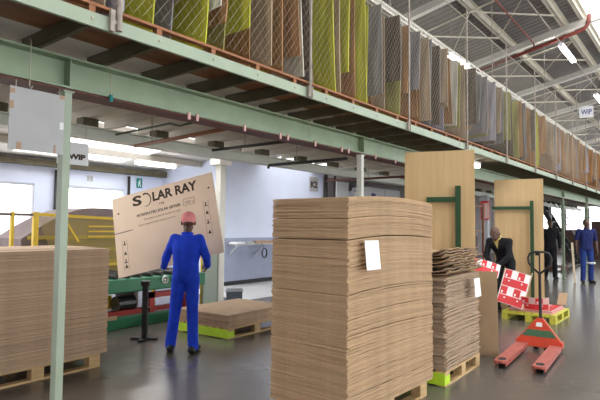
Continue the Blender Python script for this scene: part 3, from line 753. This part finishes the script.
# ------------------------------------------------------------------ machine area on the left
mc = thing('conveyor_machine', 'green machine bed on red frame behind the blue worker', 'machine', (4.0,6.7,0))
b = MB().box((-.6,.0,.50),(1.95,.9,.70),bev=.02); bed = b.build('bed', 'machgreen', mc)
b = MB()
for i in range(12): b.cyl((-.5+.2*i,.04,.735),(-.5+.2*i,.86,.735),.032,10)
b.build('rollers', 'blackpipe', bed)
MB().box((-.7,-.05,.0),(1.5,.08,.16),bev=.015).build('skid_beam', 'machgreen', mc)
for x in (.86,1.55): MB().box((x,.02,.16),(x+.09,.12,.46)).build('leg', 'machred', mc)
MB().box((-.1,.1,.16),(1.64,.2,.23)).box((.86,.02,.38),(1.64,.12,.46)).build('lower_frame', 'machred', mc)
MB().cyl((.45,.3,.30),(.75,.3,.30),.12,16).box((.5,.2,.16),(.7,.4,.2)).build('motor', 'black', mc)
MB().box((-.1,.55,.2),(.55,.6,.40)).build('side_guard', 'yellow', mc)
for x in (1.10,1.29):
    ring = [(x+.055*math.cos(a),-.03,.645+.055*math.sin(a)) for a in [2*PI*i/16 for i in range(17)]]
    MB().tube(ring,.010,6).cyl((x-.05,-.03,.645),(x+.05,-.03,.645),.006,6).cyl((x,-.03,.595),(x,-.03,.695),.006,6).cyl((x,-.035,.645),(x,.01,.645),.015,8).build('handwheel', 'chrome', mc)
MB().box((-.35,.5,.0),(-.28,.57,.46)).box((1.7,.5,.0),(1.77,.57,.46)).build('rear_leg', 'machgreen', mc)
tag(MB().box((-.3,-.012,0),(.3,.012,.05)).build('scrap_strip', 'cardplain', None, False, (3.9,6.56,.162)), 'brown cardboard offcut on the green skid beam under the machine', 'cardboard')
bpy.data.objects[-1] if False else None
rs = thing('roller_stand', 'black T-shaped floor stand under the printed board', 'stand', (4.14,5.82,0), R(-52))
MB().box((-.17,-.04,0),(.17,.04,.03)).box((-.04,-.17,0),(.04,.17,.03)).build('base', 'black', rs)
MB().box((-.032,-.032,.03),(.032,.032,.70)).build('post', 'black', rs)
MB().box((-.05,-.04,.70),(.05,.04,.76)).build('top_plate', 'black', rs)
MB().cyl((.032,0,.40),(.07,0,.40),.018,10).build('clamp_knob', 'black', rs)

gf = thing('machine_guard', 'yellow tubular guard with diamond mesh behind the left cardboard stack', 'guard', (0,7.65,0))
for x in (1.9,2.65,3.22,3.54,5.60):
    MB().box((x-.035 if x == 3.54 else x-.02,-.03,0),(x+.035 if x == 3.54 else x+.02,.03,1.66 if x < 3.6 else 1.60)).build('post', 'yellow', gf)
MB().box((1.9,-.02,1.60),(3.5,.02,1.64)).build('left_rail', 'mound', gf)
MB().bar((3.57,0,1.63),(5.6,0,1.56),.04,.045).build('top_rail', 'yellow', gf)
b = MB()
for z in (.5,.85): b.box((3.57,-.015,z-.02),(5.6,.015,z+.02))
for z in (1.30,1.38,1.46): b.box((4.35,-.015,z-.012),(5.0,.015,z+.012))
b.bar((3.98,0,1.55),(4.2,0,1.22),.03,.03)
b.build('lower_rail', 'yellow', gf)
b = MB(); x = 3.57
while x < 5.58:
    for s in (1,-1):
        xa, xb = (x, x+.5) if s > 0 else (x+.5, x)
        b.bar((xa,.01,.5),(xb,.01,1.6),.006,.006) if max(xa,xb) < 5.6 else None
    x += .026
b.build('mesh_panel', 'guardmesh', gf)
b = MB(); prof = []
for i in range(25):
    x = 3.85+2.45*i/24; f = i/24
    z = 1.24+.55*math.sin(min(1,f*1.9)*PI/2)-.12*max(0,f-.6)
    prof.append((x,z))
b.prism(prof+[(6.3,.2),(3.9,.2)], 8.8, 9.8, 'y')
mh = thing('machine_hood', 'rounded purple brown machine hood below the back windows', 'machine', (0,0,0))
b.build('hood', 'mound', mh)
MB().box((4.1,8.95,0),(4.2,9.6,.2)).build('foot', 'mound', mh)
MB().box((6.1,8.95,0),(6.2,9.6,.2)).build('foot', 'mound', mh)
b = MB()
for i in range(5): b.box((3.95,8.74,.35+.22*i),(6.25,8.8,.41+.22*i))
b.build('front_slats', 'guardmesh', mh)
tag(MB().cyl((0,0,0),(0,0,1.05),.022,10).build('yellow_pole', 'yellow', None, True, (6.28,7.18,0)), 'thin yellow pole standing beside the worker and the grey green panel', 'pole')
tag(MB().box((-.16,-.02,0),(.16,.02,1.30)).box((-.13,-.024,.06),(.13,-.02,1.24)).build('grey_green_panel', 'greenpane', None, False, (6.36,7.05,0)), 'grey green upright panel beside the white pillar', 'panel')

# bench along partition, bin, cable coil
bn = thing('wall_bench', 'narrow grey shelf with papers along the dado of the white partition', 'shelf', (8.6,9.1,0))
MB().box((0.5,0,1.0),(2.6,.36,1.04)).build('shelf_board', 'grey', bn)
for x in (.55,1.5,2.5): MB().bar((x,.34,.75),(x,.06,1.0),.03,.03).build('bracket', 'grey', bn)
for i, (x, lab) in enumerate(((9.25,'white papers at the left end of the narrow wall shelf'), (9.65,'grey folded papers in the middle of the narrow wall shelf'))):
    tag(MB().box((-.18,-.12,0),(.18,.12,.03),Matrix.Rotation(.2,4,'Z')).box((-.14,-.11,.03),(.15,.10,.045)).build('paper_stack', 'paper' if i == 0 else 'signgrey', None, False, (x,9.28,1.041)), lab, 'papers')
tag(MB().box((-.7,-.05,0),(.3,.05,.07)).build('timber_offcut', 'tape', None, False, (10.5,9.2,1.041)), 'brown timber offcut on the narrow wall shelf behind the tall front stack', 'timber')
cc = thing('cable_coil', 'small black cable coil hanging below the wall shelf', 'cable', (9.95,8.98,.80))
b = MB()
for k_ in range(3): b.tube([(.09*math.cos(a)+.01*k_,.015*k_,.12*math.sin(a)) for a in [2*PI*i/20 for i in range(21)]],.014,6)
b.build('coil', 'black', cc)
MB().cyl((0,.02,.12),(0,.1,.24),.006,6).build('hook', 'black', cc)
bi = thing('grey_bin', 'dark grey plastic bin on the floor below the wall shelf', 'bin', (7.05,7.12,0), R(-45))
MB().prism([(-.15,-.14),(.15,-.14),(.15,.14),(-.15,.14)],0,.012).box((-.15,-.14,.012),(.15,-.13,.26)).box((-.15,.13,.012),(.15,.14,.26)).box((-.15,-.13,.012),(-.14,.13,.26)).box((.14,-.13,.012),(.15,.13,.26)).build('body', 'darkgrey', bi)
MB().box((-.17,-.16,.26),(.17,-.14,.29)).box((-.17,.14,.26),(.17,.16,.29)).box((-.17,-.14,.26),(-.15,.14,.29)).box((.15,-.14,.26),(.17,.14,.29)).build('rim', 'grey', bi)

# beyond the partition
for (x, lab) in ((13.25,'thick black vertical pipe at the end of the white partition'), (13.75,'thin dark vertical pipe left of the white panel')):
    tag(MB().cyl((0,0,0),(0,0,3.2),.06 if x < 13.5 else .03,10).build('vertical_pipe', 'blackpipe', None, True, (x,9.42,0)), lab, 'pipe')
t = thing('white_panel', 'tall white panel standing past the end of the partition', 'panel', (14.15,9.42,0))
MB().box((-.33,-.02,.04),(.38,.02,2.95)).build('board', 'white', t)
MB().box((-.33,-.15,0),(-.28,.15,.04)).build('foot', 'grey', t)
MB().box((.33,-.15,0),(.38,.15,.04)).build('foot', 'grey', t)
t = thing('storage_cabinet', 'white double door cabinet with blue mark behind the tall stack', 'cabinet', (16.3,9.4,0))
MB().box((-1.1,-.3,.06),(1.25,.3,2.85)).build('body', 'white', t)
for s, x in ((-1,-1.08),(1,.09)):
    d = MB().box((x,-.32,.1),(x+1.14,-.302,2.82)).build('door', 'white', t)
    MB().box((x+(1.04 if s < 0 else .06),-.34,1.2),(x+(1.07 if s < 0 else .09),-.32,1.45)).build('handle', 'black', d)
MB().prism([(-.95,2.45),(-.65,2.5),(-.5,2.62),(-.8,2.66)],-.325,-.32,'y').box((-.85,-.325,2.2),(-.72,-.32,2.42)).build('blue_mark', 'blueink', t)
MB().box((-1.1,-.25,0),(1.25,.25,.06)).build('plinth', 'grey', t)
t = thing('storage_cabinet', 'narrow pale locker beside the white panel behind the tall stack', 'cabinet', (15.0,9.6,0))
MB().box((-.22,-.25,.05),(.2,.25,2.7)).build('body', 'grey', t)
MB().box((-.2,-.265,.1),(.18,-.25,2.65)).build('door', 'white', t)
MB().box((-.22,-.2,0),(.2,.2,.05)).build('plinth', 'black', t)
# gap between the screens
t = thing('storage_rack', 'brown storage rack with dark goods between the two plywood screens', 'shelf', (12.3,4.75,0))
for (x, y) in ((-.3,-.45),(.3,-.45),(-.3,.5),(.3,.5)): MB().box((x-.025,y-.025,0),(x+.025,y+.025,2.1)).build('upright', 'brownpipe', t)
for z in (.3,.85,1.4,2.0): MB().box((-.3,-.45,z),(.3,.5,z+.03)).build('shelf', 'brownpipe', t)
for k_, (y, z, w, h, m, lab) in enumerate(((-.22,.33,.3,.4,'brownbox','dark carton on the lowest shelf of the brown rack'),(.2,.88,.4,.35,'darkgrey','dark grey carton on the second shelf of the brown rack'),(-.25,.88,.2,.42,'black','black carton on the second shelf of the brown rack'),(.15,1.43,.36,.45,'cardplain','brown carton on the third shelf of the brown rack'))):
    tag(MB().box((-.2,-w/2,0),(.2,w/2,h),bev=.006).build('carton', m, None, False, (12.3,4.75+y,z+.003)), lab, 'box')
t = thing('fire_hose_box', 'red and pink hanging cover on the grey post between the screens', 'box', (14.968,5.12,2.05))
MB().box((-.12,-.20,-.32),(.0,.02,.22),bev=.02).build('cover', 'printred', t)
MB().box((-.124,-.22,-.28),(-.12,-.10,.16)).build('pale_side', 'printpink', t)
MB().box((-.02,-.1,.22),(.02,.1,.3)).build('bracket', 'grey', t)
struct('steel_pillar', MB().box((14.97,4.98,0),(15.14,5.16,GB)), 'grey')
# far end
t = thing('steel_staircase', 'dark steep steel staircase rising to the mezzanine far under it', 'stairs', (24.0,4.3,0))
for x in (-.4,.4): MB().bar((x,0,0.05),(x,1.45,2.72),.03,.16).build('stringer', 'black', t)
for i in range(11): MB().box((-.4,1.45*(i+.6)/12-.02,.02+2.65*(i+.6)/11.5),(.4,1.45*(i+.6)/12+.18,.05+2.65*(i+.6)/11.5)).build('tread', 'black', t)
for x in (-.42,.42): MB().bar((x,-.1,.95),(x,1.3,3.4),.03,.03).bar((x,-.02,.1),(x,-.1,.97),.03,.03).build('handrail', 'black', t)
for i, (y, a, h, lab) in enumerate(((6.0,.35,1.45,'tall dark board leaning left in the pile at the far end'),(5.6,.25,1.25,'dark brown board leaning in the middle of the far pile'),(5.25,-.3,1.1,'short dark board leaning right in the far pile'))):
    o = plate('leaning_board', lab, 'board', (29.5+.2*i,y,0),(.1,-1,0),(.3,-a,1),.45,h,.03,'brownbox')
t = pallet('low reddish pallet on the floor far down the aisle under the mezzanine', (20.3,4.1,0), 1.1, .9, R(4), 'redox')
tag(MB().box((-.4,-.5,0),(.4,.5,1.9),bev=.01).box((-.42,-.5,1.3),(-.4,.5,1.34)).build('tall_crate', 'brownbox', None, False, (31.0,4.35,0)), 'tall dark brown crate at the far right end of the aisle', 'crate')
tag(MB().box((-.3,-.3,0),(.3,.3,1.2),bev=.01).box((-.32,-.25,.2),(-.3,.25,1.0)).build('grey_cabinet', 'grey', None, False, (30.2,7.0,0)), 'grey cabinet below the far bright windows beside the stairs', 'cabinet')

# ------------------------------------------------------------------ people
def cap(mb, p, r, q, r2, n=12):
    p = Vector(p); q = Vector(q); d = q-p; L = d.length
    if L < 1e-5: d = Vector((0,0,1)); L = 1e-5
    d = d.normalized(); a = d.orthogonal().normalized(); b = d.cross(a)
    rings = []
    for i in range(1,5): t = -PI/2+PI/2*i/4; rings.append((p+d*(r*math.sin(t)), r*math.cos(t)))
    for i in range(0,4): t = PI/2*i/4; rings.append((q+d*(r2*math.sin(t)), r2*math.cos(t)))
    vs = [p-d*r]; fs = []
    for c_, rr in rings:
        for k in range(n): t = 2*PI*k/n; vs.append(c_+(a*math.cos(t)+b*math.sin(t))*rr)
    vs.append(q+d*r2); m = len(rings)
    for k in range(n): fs.append((0,1+(k+1)%n,1+k))
    for i in range(m-1):
        for k in range(n): fs.append((1+i*n+k,1+i*n+(k+1)%n,1+(i+1)*n+(k+1)%n,1+(i+1)*n+k))
    last = len(vs)-1
    for k in range(n): fs.append((last,1+(m-1)*n+k,1+(m-1)*n+(k+1)%n))
    mb.add(vs, fs)
def ell(mb, c, rad, rot=None):
    bm = bmesh.new(); bmesh.ops.create_uvsphere(bm, u_segments=16, v_segments=12, radius=1)
    m = Matrix.Translation(c) @ (rot.to_4x4() if rot else Matrix.Identity(4)) @ Matrix.Diagonal((*rad,1))
    bm.verts.index_update(); mb.add([(m @ v.co)[:] for v in bm.verts], [[v.index for v in f.verts] for f in bm.faces]); bm.free()
def blob(mb, name, m, parent, voxel=.008, smooth=4, wrinkle=0.0):
    o = mb.build(name, m, None)
    rm = o.modifiers.new('r','REMESH'); rm.mode = 'VOXEL'; rm.voxel_size = voxel
    sm = o.modifiers.new('s','SMOOTH'); sm.factor = .5; sm.iterations = smooth
    if wrinkle:
        tx = bpy.data.textures.get('wrinkle') or bpy.data.textures.new('wrinkle','CLOUDS'); tx.noise_scale = .09
        d = o.modifiers.new('d','DISPLACE'); d.texture = tx; d.strength = wrinkle; d.mid_level = .5
    dg = bpy.context.evaluated_depsgraph_get(); dg.update()
    me = bpy.data.meshes.new_from_object(o.evaluated_get(dg)); me.name = name
    o.modifiers.clear(); old = o.data; o.data = me; bpy.data.meshes.remove(old)
    for p in me.polygons: p.use_smooth = True
    o.parent = parent; return o
def hand(mb, wrist, d, palm_n, curl=.6, side=1):
    """d: direction of the fingers, palm_n: way the palm faces, side: +1 thumb on the d x palm_n side"""
    w = Vector(wrist); d = Vector(d).normalized(); nrm = Vector(palm_n); nrm = (nrm-d*nrm.dot(d)).normalized(); s = d.cross(nrm)*side
    for k in (-.024,0,.024): cap(mb, w+s*k*.6, .017, w+d*.075+s*k, .015, 8)
    for i, (k, l) in enumerate(((.031,.072),(.0105,.082),(-.0105,.076),(-.031,.060))):
        p = w+d*.085+s*k; a1, a2 = curl*.6, curl*1.4
        q = p+(d*math.cos(a1)+nrm*math.sin(a1))*l*.5; e = q+(d*math.cos(a2)+nrm*math.sin(a2))*l*.5
        cap(mb, p-d*.012, .0095, q, .009, 8); cap(mb, q, .009, e, .0078, 8)
    p = w+d*.025+s*.03; q = p+(d*.6+s*.75+nrm*.25).normalized()*.042; e = q+(d*.9+s*.2+nrm*.4).normalized()*.032
    cap(mb, p, .013, q, .0105, 8); cap(mb, q, .0105, e, .009, 8)

def person(label, loc, rz, J, top, bottom, sleeve=1.0, hemz=None, head_rot=(0,0,0), cover=None, bald=False, shirt=None, build=1.0, curl=.6, hands=None):
    t = thing('person', label, 'person', loc, rz)
    V = {k: Vector(v) for k, v in J.items()}
    hr_ = Euler(head_rot).to_matrix(); hc = V['head']
    def H(v): return hc + hr_ @ Vector(v)
    b = MB(); k = build
    # torso and limbs, one surface
    cap(b, V['pelvis'], .115*k, V['belly'], .105*k); cap(b, V['belly'], .105*k, V['chest'], .115*k)
    for s in ('l','r'):
        cap(b, V['chest'], .10*k, V[s+'sh'], .058*k); cap(b, V['pelvis'], .10*k, V[s+'hip'], .085*k); cap(b, V['belly'], .09*k, V[s+'hip'], .08*k)
        cap(b, V[s+'sh'], .050*k, V[s+'el'], .038*k); cap(b, V[s+'el'], .037*k, V[s+'wr'], .024*k)
        cap(b, V[s+'hip'], .078*k, V[s+'kn'], .054*k); cap(b, V[s+'kn'], .052*k, V[s+'an'], .036*k); cap(b, V[s+'an'], .035, V[s+'toe'], .028)
    cap(b, V['chest']+(V['neck']-V['chest'])*.4, .085*k, V['neck'], .058*k); cap(b, V['neck'], .056*k, H((-.015,0,-.07)), .054*k)
    ell(b, H((-.012,0,.025)), (.096,.076,.094), hr_); ell(b, H((.018,0,-.045)), (.070,.060,.078), hr_); cap(b, H((.058,0,-.095)), .026, H((.045,0,-.08)), .036)
    cap(b, H((.088,0,.012)), .010, H((.107,0,-.024)), .015, 8)
    for y in (-.017,.017): cap(b, H((.096,y*.6,-.026)), .009, H((.094,y,-.026)), .009, 8)
    cap(b, H((.084,.028,.03)), .010, H((.084,-.028,.03)), .010, 8); cap(b, H((.086,-.016,-.055)), .011, H((.086,.016,-.055)), .011, 8)
    for y in (-1,1): ell(b, H((-.005,y*.078,-.005)), (.022,.012,.034), hr_)
    for s in ('l','r'):
        d = (V[s+'wr']-V[s+'el']).normalized()
        hd, hn = (hands or {}).get(s, (d, Vector((0,-1 if s == 'l' else 1,0))))
        hand(b, V[s+'wr'], hd, hn, curl, 1 if s == 'l' else -1)
    body = blob(b, 'body', 'skin', t, .0062, 3)
    for y in (-.031,.031):
        b = MB(); ell(b, H((.080,y,.010)), (.009,.012,.007), hr_); e = b.build('eye', 'eye', t, True)
        b = MB(); ell(b, H((.0875,y,.010)), (.004,.0065,.0065), hr_); b.build('pupil', 'black', e, True)
    b = MB(); cap(b, H((.0945,-.018,-.056)), .0055, H((.0945,.018,-.056)), .0055, 8); b.build('mouth', 'lip', t, True)
    # jacket
    b = MB(); hem = V['hem'] if 'hem' in V else V['pelvis']
    cap(b, V['pelvis']+Vector((0,.05,0)), .122*k, V['belly']+Vector((0,.05,0)), .112*k); cap(b, V['pelvis']-Vector((0,.05,0)), .122*k, V['belly']-Vector((0,.05,0)), .112*k)
    cap(b, V['pelvis'], .128*k, V['belly'], .120*k); cap(b, V['belly'], .120*k, V['chest'], .128*k)
    cap(b, V['belly']+Vector((0,.055,0)), .112*k, V['chest']+Vector((0,.07,0)), .118*k); cap(b, V['belly']-Vector((0,.055,0)), .112*k, V['chest']-Vector((0,.07,0)), .118*k)
    for s in ('l','r'):
        cap(b, V['chest']+(V[s+'sh']-V['chest'])*.3, .115*k, V[s+'sh'], .064*k)
        e = V[s+'el']; w_ = V[s+'wr']
        cap(b, V[s+'sh'], .064*k, V[s+'sh'].lerp(e, min(1, sleeve*2)), .056*k)
        if sleeve > .5: cap(b, e, .056*k, e.lerp(w_, min(1,(sleeve-.5)*2)*.93), .044*k)
    cap(b, V['chest']+(V['neck']-V['chest'])*.45, .098*k, V['chest']+(V['neck']-V['chest'])*.86, .066*k)
    tp = blob(b, 'jacket' if sleeve > .6 else 'shirt', top, t, .010, 4, .012)
    b = MB()
    for i in range(13):
        a = -2.6+5.2*i/12; a2 = -2.6+5.2*(i+1)/12
        if i < 12:
            n0 = V['chest']+(V['neck']-V['chest'])*.95
            ax = (V['neck']-V['chest']).normalized(); s_ = Vector((0,1,0)); f_ = s_.cross(ax).normalized()
            cap(b, n0-(f_*math.cos(a)-s_*math.sin(a))*.068*k, .014, n0-(f_*math.cos(a2)-s_*math.sin(a2))*.068*k, .014, 6)
    blob(b, 'collar', shirt or top, t, .006, 2)
    if shirt:
        b = MB(); c0 = V['chest'].lerp(V['neck'], .55); ax = (V['neck']-V['chest']).normalized(); f_ = Vector((0,1,0)).cross(ax).normalized()
        nn = V['neck']
        b.add([nn+f_*.066+Vector((0,.052,0)), nn+f_*.066-Vector((0,.052,0)), V['chest']+f_*.126, nn+f_*.03+Vector((0,.04,0)), nn+f_*.03-Vector((0,.04,0)), V['chest']+f_*.11], [(0,1,2),(5,4,3),(0,3,4,1),(1,4,5,2),(2,5,3,0)])
        b.build('shirt_front', shirt, t)
    # trousers
    b = MB()
    cap(b, V['pelvis']+Vector((0,.045,.02)), .116*k, V['pelvis']-Vector((0,.045,-.02)), .116*k)
    for s in ('l','r'):
        cap(b, V['pelvis'], .11*k, V[s+'hip'], .098*k); cap(b, V[s+'hip'], .098*k, V[s+'kn'], .076*k); cap(b, V[s+'kn'], .076*k, V[s+'an']+Vector((0,0,-.01)), .070*k)
    blob(b, 'trousers', bottom, t, .010, 4, .012)
    for s in ('l','r'):
        b = MB(); a = V[s+'an']; to = V[s+'toe']; d = (to-a); d.z = 0; d.normalize()
        cap(b, a+Vector((0,0,-a.z+.048))-d*.055, .048, Vector((to.x,to.y,.042))+d*.02, .040); cap(b, a+Vector((0,0,-.02)), .048, a+Vector((0,0,-a.z+.05)), .048)
        so = blob(b, 'shoe', 'shoe', t, .008, 2)
    if cover == 'cap':
        b = MB(); ell(b, H((-.012,0,.042)), (.106,.088,.092), hr_); cap(b, H((.06,-.04,.045)), .022, H((.06,.04,.045)), .022); cp = blob(b, 'cap', 'cap', t, .007, 4)
        b = MB(); ell(b, H((.115,0,.035)), (.07,.07,.008), hr_); b.build('peak', 'cap', cp, True)
    elif not bald:
        b = MB(); ell(b, H((-.026,0,.046)), (.092,.080,.086), hr_); ell(b, H((-.055,0,.0)), (.06,.074,.07), hr_); blob(b, 'hair', 'hair', t, .007, 3)
    return t

stand = dict(pelvis=(0,0,.93), belly=(0,0,1.10), chest=(0,0,1.31), neck=(-.005,0,1.475), head=(.02,0,1.60),
             lsh=(0,.185,1.41), rsh=(0,-.185,1.41), lhip=(0,.085,.90), rhip=(0,-.085,.90))
# worker in blue lifting the printed board (facing away)
J = dict(stand); sc_ = 0.955
J.update(pelvis=(-.02,0,.95), belly=(-.01,0,1.11), chest=(.015,.0,1.31), neck=(.035,.0,1.47), head=(.06,-.005,1.60),
         lsh=(.02,.155,1.40), lel=(.10,.275,1.15), lwr=(.295,.345,1.01), rsh=(.02,-.155,1.40), rel=(-.02,-.255,1.16), rwr=(.19,-.24,1.04),
         lhip=(-.02,.08,.90), rhip=(-.02,-.08,.90), lkn=(.02,.13,.49), lan=(-.01,.175,.09), ltoe=(.13,.21,.04), rkn=(-.01,-.09,.49), ran=(-.09,-.12,.09), rtoe=(.06,-.15,.04))
J = {k: tuple(x*sc_ for x in v) for k, v in J.items()}
person('person in royal blue overalls and pink cap lifting the large printed board', (4.07,4.93,0), R(40), J, 'coverall', 'coverall', cover='cap', head_rot=(0,R(8),R(12)), build=.90,
       hands={'l': (Vector((.75,.25,-.1)), Vector((.2,-.3,1))), 'r': (Vector((.75,.25,-.1)), Vector((0,1,.2)))})
# stooping person in black, facing the camera's left
J = dict(pelvis=(-.16,0,.92), belly=(-.09,0,1.06), chest=(.06,0,1.215), neck=(.175,0,1.335), head=(.25,0,1.40),
         lsh=(.09,.185,1.27), rsh=(.09,-.185,1.27), lel=(.16,.20,1.0), lwr=(.29,.07,.84), rel=(.16,-.205,1.0), rwr=(.30,-.06,.84),
         lhip=(-.16,.09,.89), rhip=(-.16,-.09,.89), lkn=(-.08,.12,.48), lan=(-.12,.14,.09), ltoe=(.04,.17,.04), rkn=(-.04,-.12,.48), ran=(-.10,-.14,.09), rtoe=(.06,-.17,.04))
person('stooping person in black jacket and yellow collar holding the printed sheets', (9.60,2.95,0), R(172), J, 'blackcloth', 'blackcloth', bald=True, build=.93, shirt='yellowcloth', head_rot=(0,R(28),R(10)),
       hands={'l': (Vector((.6,-.2,-.6)), Vector((-.3,-1,0))), 'r': (Vector((.6,.2,-.6)), Vector((-.3,1,0)))})
# walking person in black
J = dict(stand); J.update(lel=(-.02,.25,1.13), lwr=(.06,.24,.89), rel=(-.04,-.25,1.13), rwr=(.0,-.26,.88), lkn=(.08,.09,.49), lan=(.10,.10,.09), ltoe=(.25,.12,.04), rkn=(.0,-.09,.49), ran=(-.14,-.10,.10), rtoe=(.01,-.12,.04))
J = {k: tuple(x*1.03 for x in v) for k, v in J.items()}
person('person in black clothes walking under the mezzanine beside the far green column', (16.95,3.78,0), R(205), J, 'blackcloth', 'blackcloth')
# person in navy shirt with plank
J = dict(stand); J.update(lel=(-.02,.25,1.13), lwr=(.05,.25,.88), rel=(-.02,-.25,1.14), rwr=(.08,-.27,.92), lkn=(.03,.10,.49), lan=(-.01,.11,.09), ltoe=(.14,.14,.04), rkn=(.05,-.10,.49), ran=(.03,-.11,.09), rtoe=(.18,-.14,.04))
J = {k: tuple(x*1.03 for x in v) for k, v in J.items()}
p4 = person('person in navy short sleeved shirt and blue trousers holding a pale plank', (16.35,2.72,0), R(208), J, 'navy', 'bluetrouser', sleeve=.42, build=.95)
b = MB(); b.tube([(.035+.088*math.cos(a),.10+.088*math.sin(a),.56) for a in [2*PI*i/16 for i in range(17)]], .03, 8); b.build('knee_band', 'reflective', p4, True)
pl = MB().box((-.012,-.028,0),(.012,.028,1.12)).build('pale_plank', 'plank', None, False, (16.13,2.98,0)); pl.rotation_euler = (R(-3),0,R(28))
tag(pl, 'pale upright plank held by the person in the navy shirt', 'plank')

# ------------------------------------------------------------------ floor markings and painted reflection
for n_, (p, q) in enumerate((((2.2,3.30),(3.9,2.82)),((11.0,1.6),(19.0,2.0)))):
    o = MB().bar((*p,.001), (*q,.001), .06, .002).build('trim_%d' % (n_+1), mat('worn floor line', (0.36,0.26,0.05), .5, col2=(0.14,0.12,0.10), scale=5)); o['kind'] = 'structure'

o = MB().box((7.6,7.35,0),(11.5,9.44,.002)).build('trim_3', mat('painted floor reflection', (0.55,0.55,0.56), .4, var=.06, scale=2)); o['kind'] = 'structure'  # pale colour stands in for the white wall mirrored in the floor
# ------------------------------------------------------------------ world and daylight
w = bpy.data.worlds.new('overcast sky'); sc.world = w; w.use_nodes = True
bg = w.node_tree.nodes['Background']; bg.inputs[0].default_value = (1.0,0.965,0.92,1); bg.inputs[1].default_value = 1.0
def portal(name, mtx, sx, sy):
    l = bpy.data.lights.new(name, 'AREA'); l.shape = 'RECTANGLE'; l.size = sx; l.size_y = sy; l.cycles.is_portal = True
    o = bpy.data.objects.new(name, l); C.objects.link(o); o.matrix_world = mtx; return o
def mt(loc, zdir, xdir):
    z = Vector(zdir).normalized(); x = Vector(xdir).normalized(); y = z.cross(x)
    m = Matrix((x,y,z)).transposed().to_4x4(); m.translation = Vector(loc); return m
portal('skylight_portal', mt(((X0+X1)/2,(SKY-1.6)/2,rz((SKY-1.6)/2)+.03),(0,SL,1),(1,0,0)), X1-X0, 3.4)
for a, d in skx: portal('skylight_portal', mt(((a+d)/2,8.9,lz(8.9)+.05),(0,.1,1),(1,0,0)), d-a, 5.4)
for (a, c_, h0, h1) in W[:2]: portal('window_portal', mt(((a+c_)/2,12.12,(h0+h1)/2),(0,1,0),(1,0,0)), c_-a, h1-h0)
portal('window_portal', mt(((X0+X1)/2,-6.25,2.5),(0,-1,0),(1,0,0)), X1-X0, 4.3)  # portal of the added side window band
portal('fill_opening_portal', mt((X0-.22,9.9,1.3),(-1,0,0),(0,1,0)), 3.2, 2.6)  # daylight through the opening added in the unseen wall
portal('window_portal', mt((X1+.02,2.45,2.38),(1,0,0),(0,1,0)), 11.9, 1.85)

# ------------------------------------------------------------------ camera and view
cam = bpy.data.cameras.new('camera'); cam.sensor_width = 36; cam.lens = 520/600*36; cam.clip_start = .05; cam.clip_end = 200
co = bpy.data.objects.new('camera', cam); C.objects.link(co); sc.camera = co
yaw, pit, rol = R(38.25), R(2.86), R(0.6)
f0 = Vector((math.cos(yaw)*math.cos(pit), math.sin(yaw)*math.cos(pit), math.sin(pit)))
r0 = Vector((math.sin(yaw), -math.cos(yaw), 0)); u0 = r0.cross(f0)
rr_ = r0*math.cos(rol)+u0*math.sin(rol); uu = rr_.cross(f0)
m = Matrix((rr_, uu, -f0)).transposed().to_4x4(); m.translation = Vector((0,0,1.5)); co.matrix_world = m
sc.view_settings.view_transform = 'Standard'; sc.view_settings.look = 'None'; sc.view_settings.gamma = 1; sc.view_settings.use_curve_mapping = False
sc.view_settings.exposure = 2.6
sc.cycles.use_denoising = True; sc.cycles.max_bounces = 8; sc.cycles.diffuse_bounces = 5; sc.cycles.sample_clamp_indirect = 6
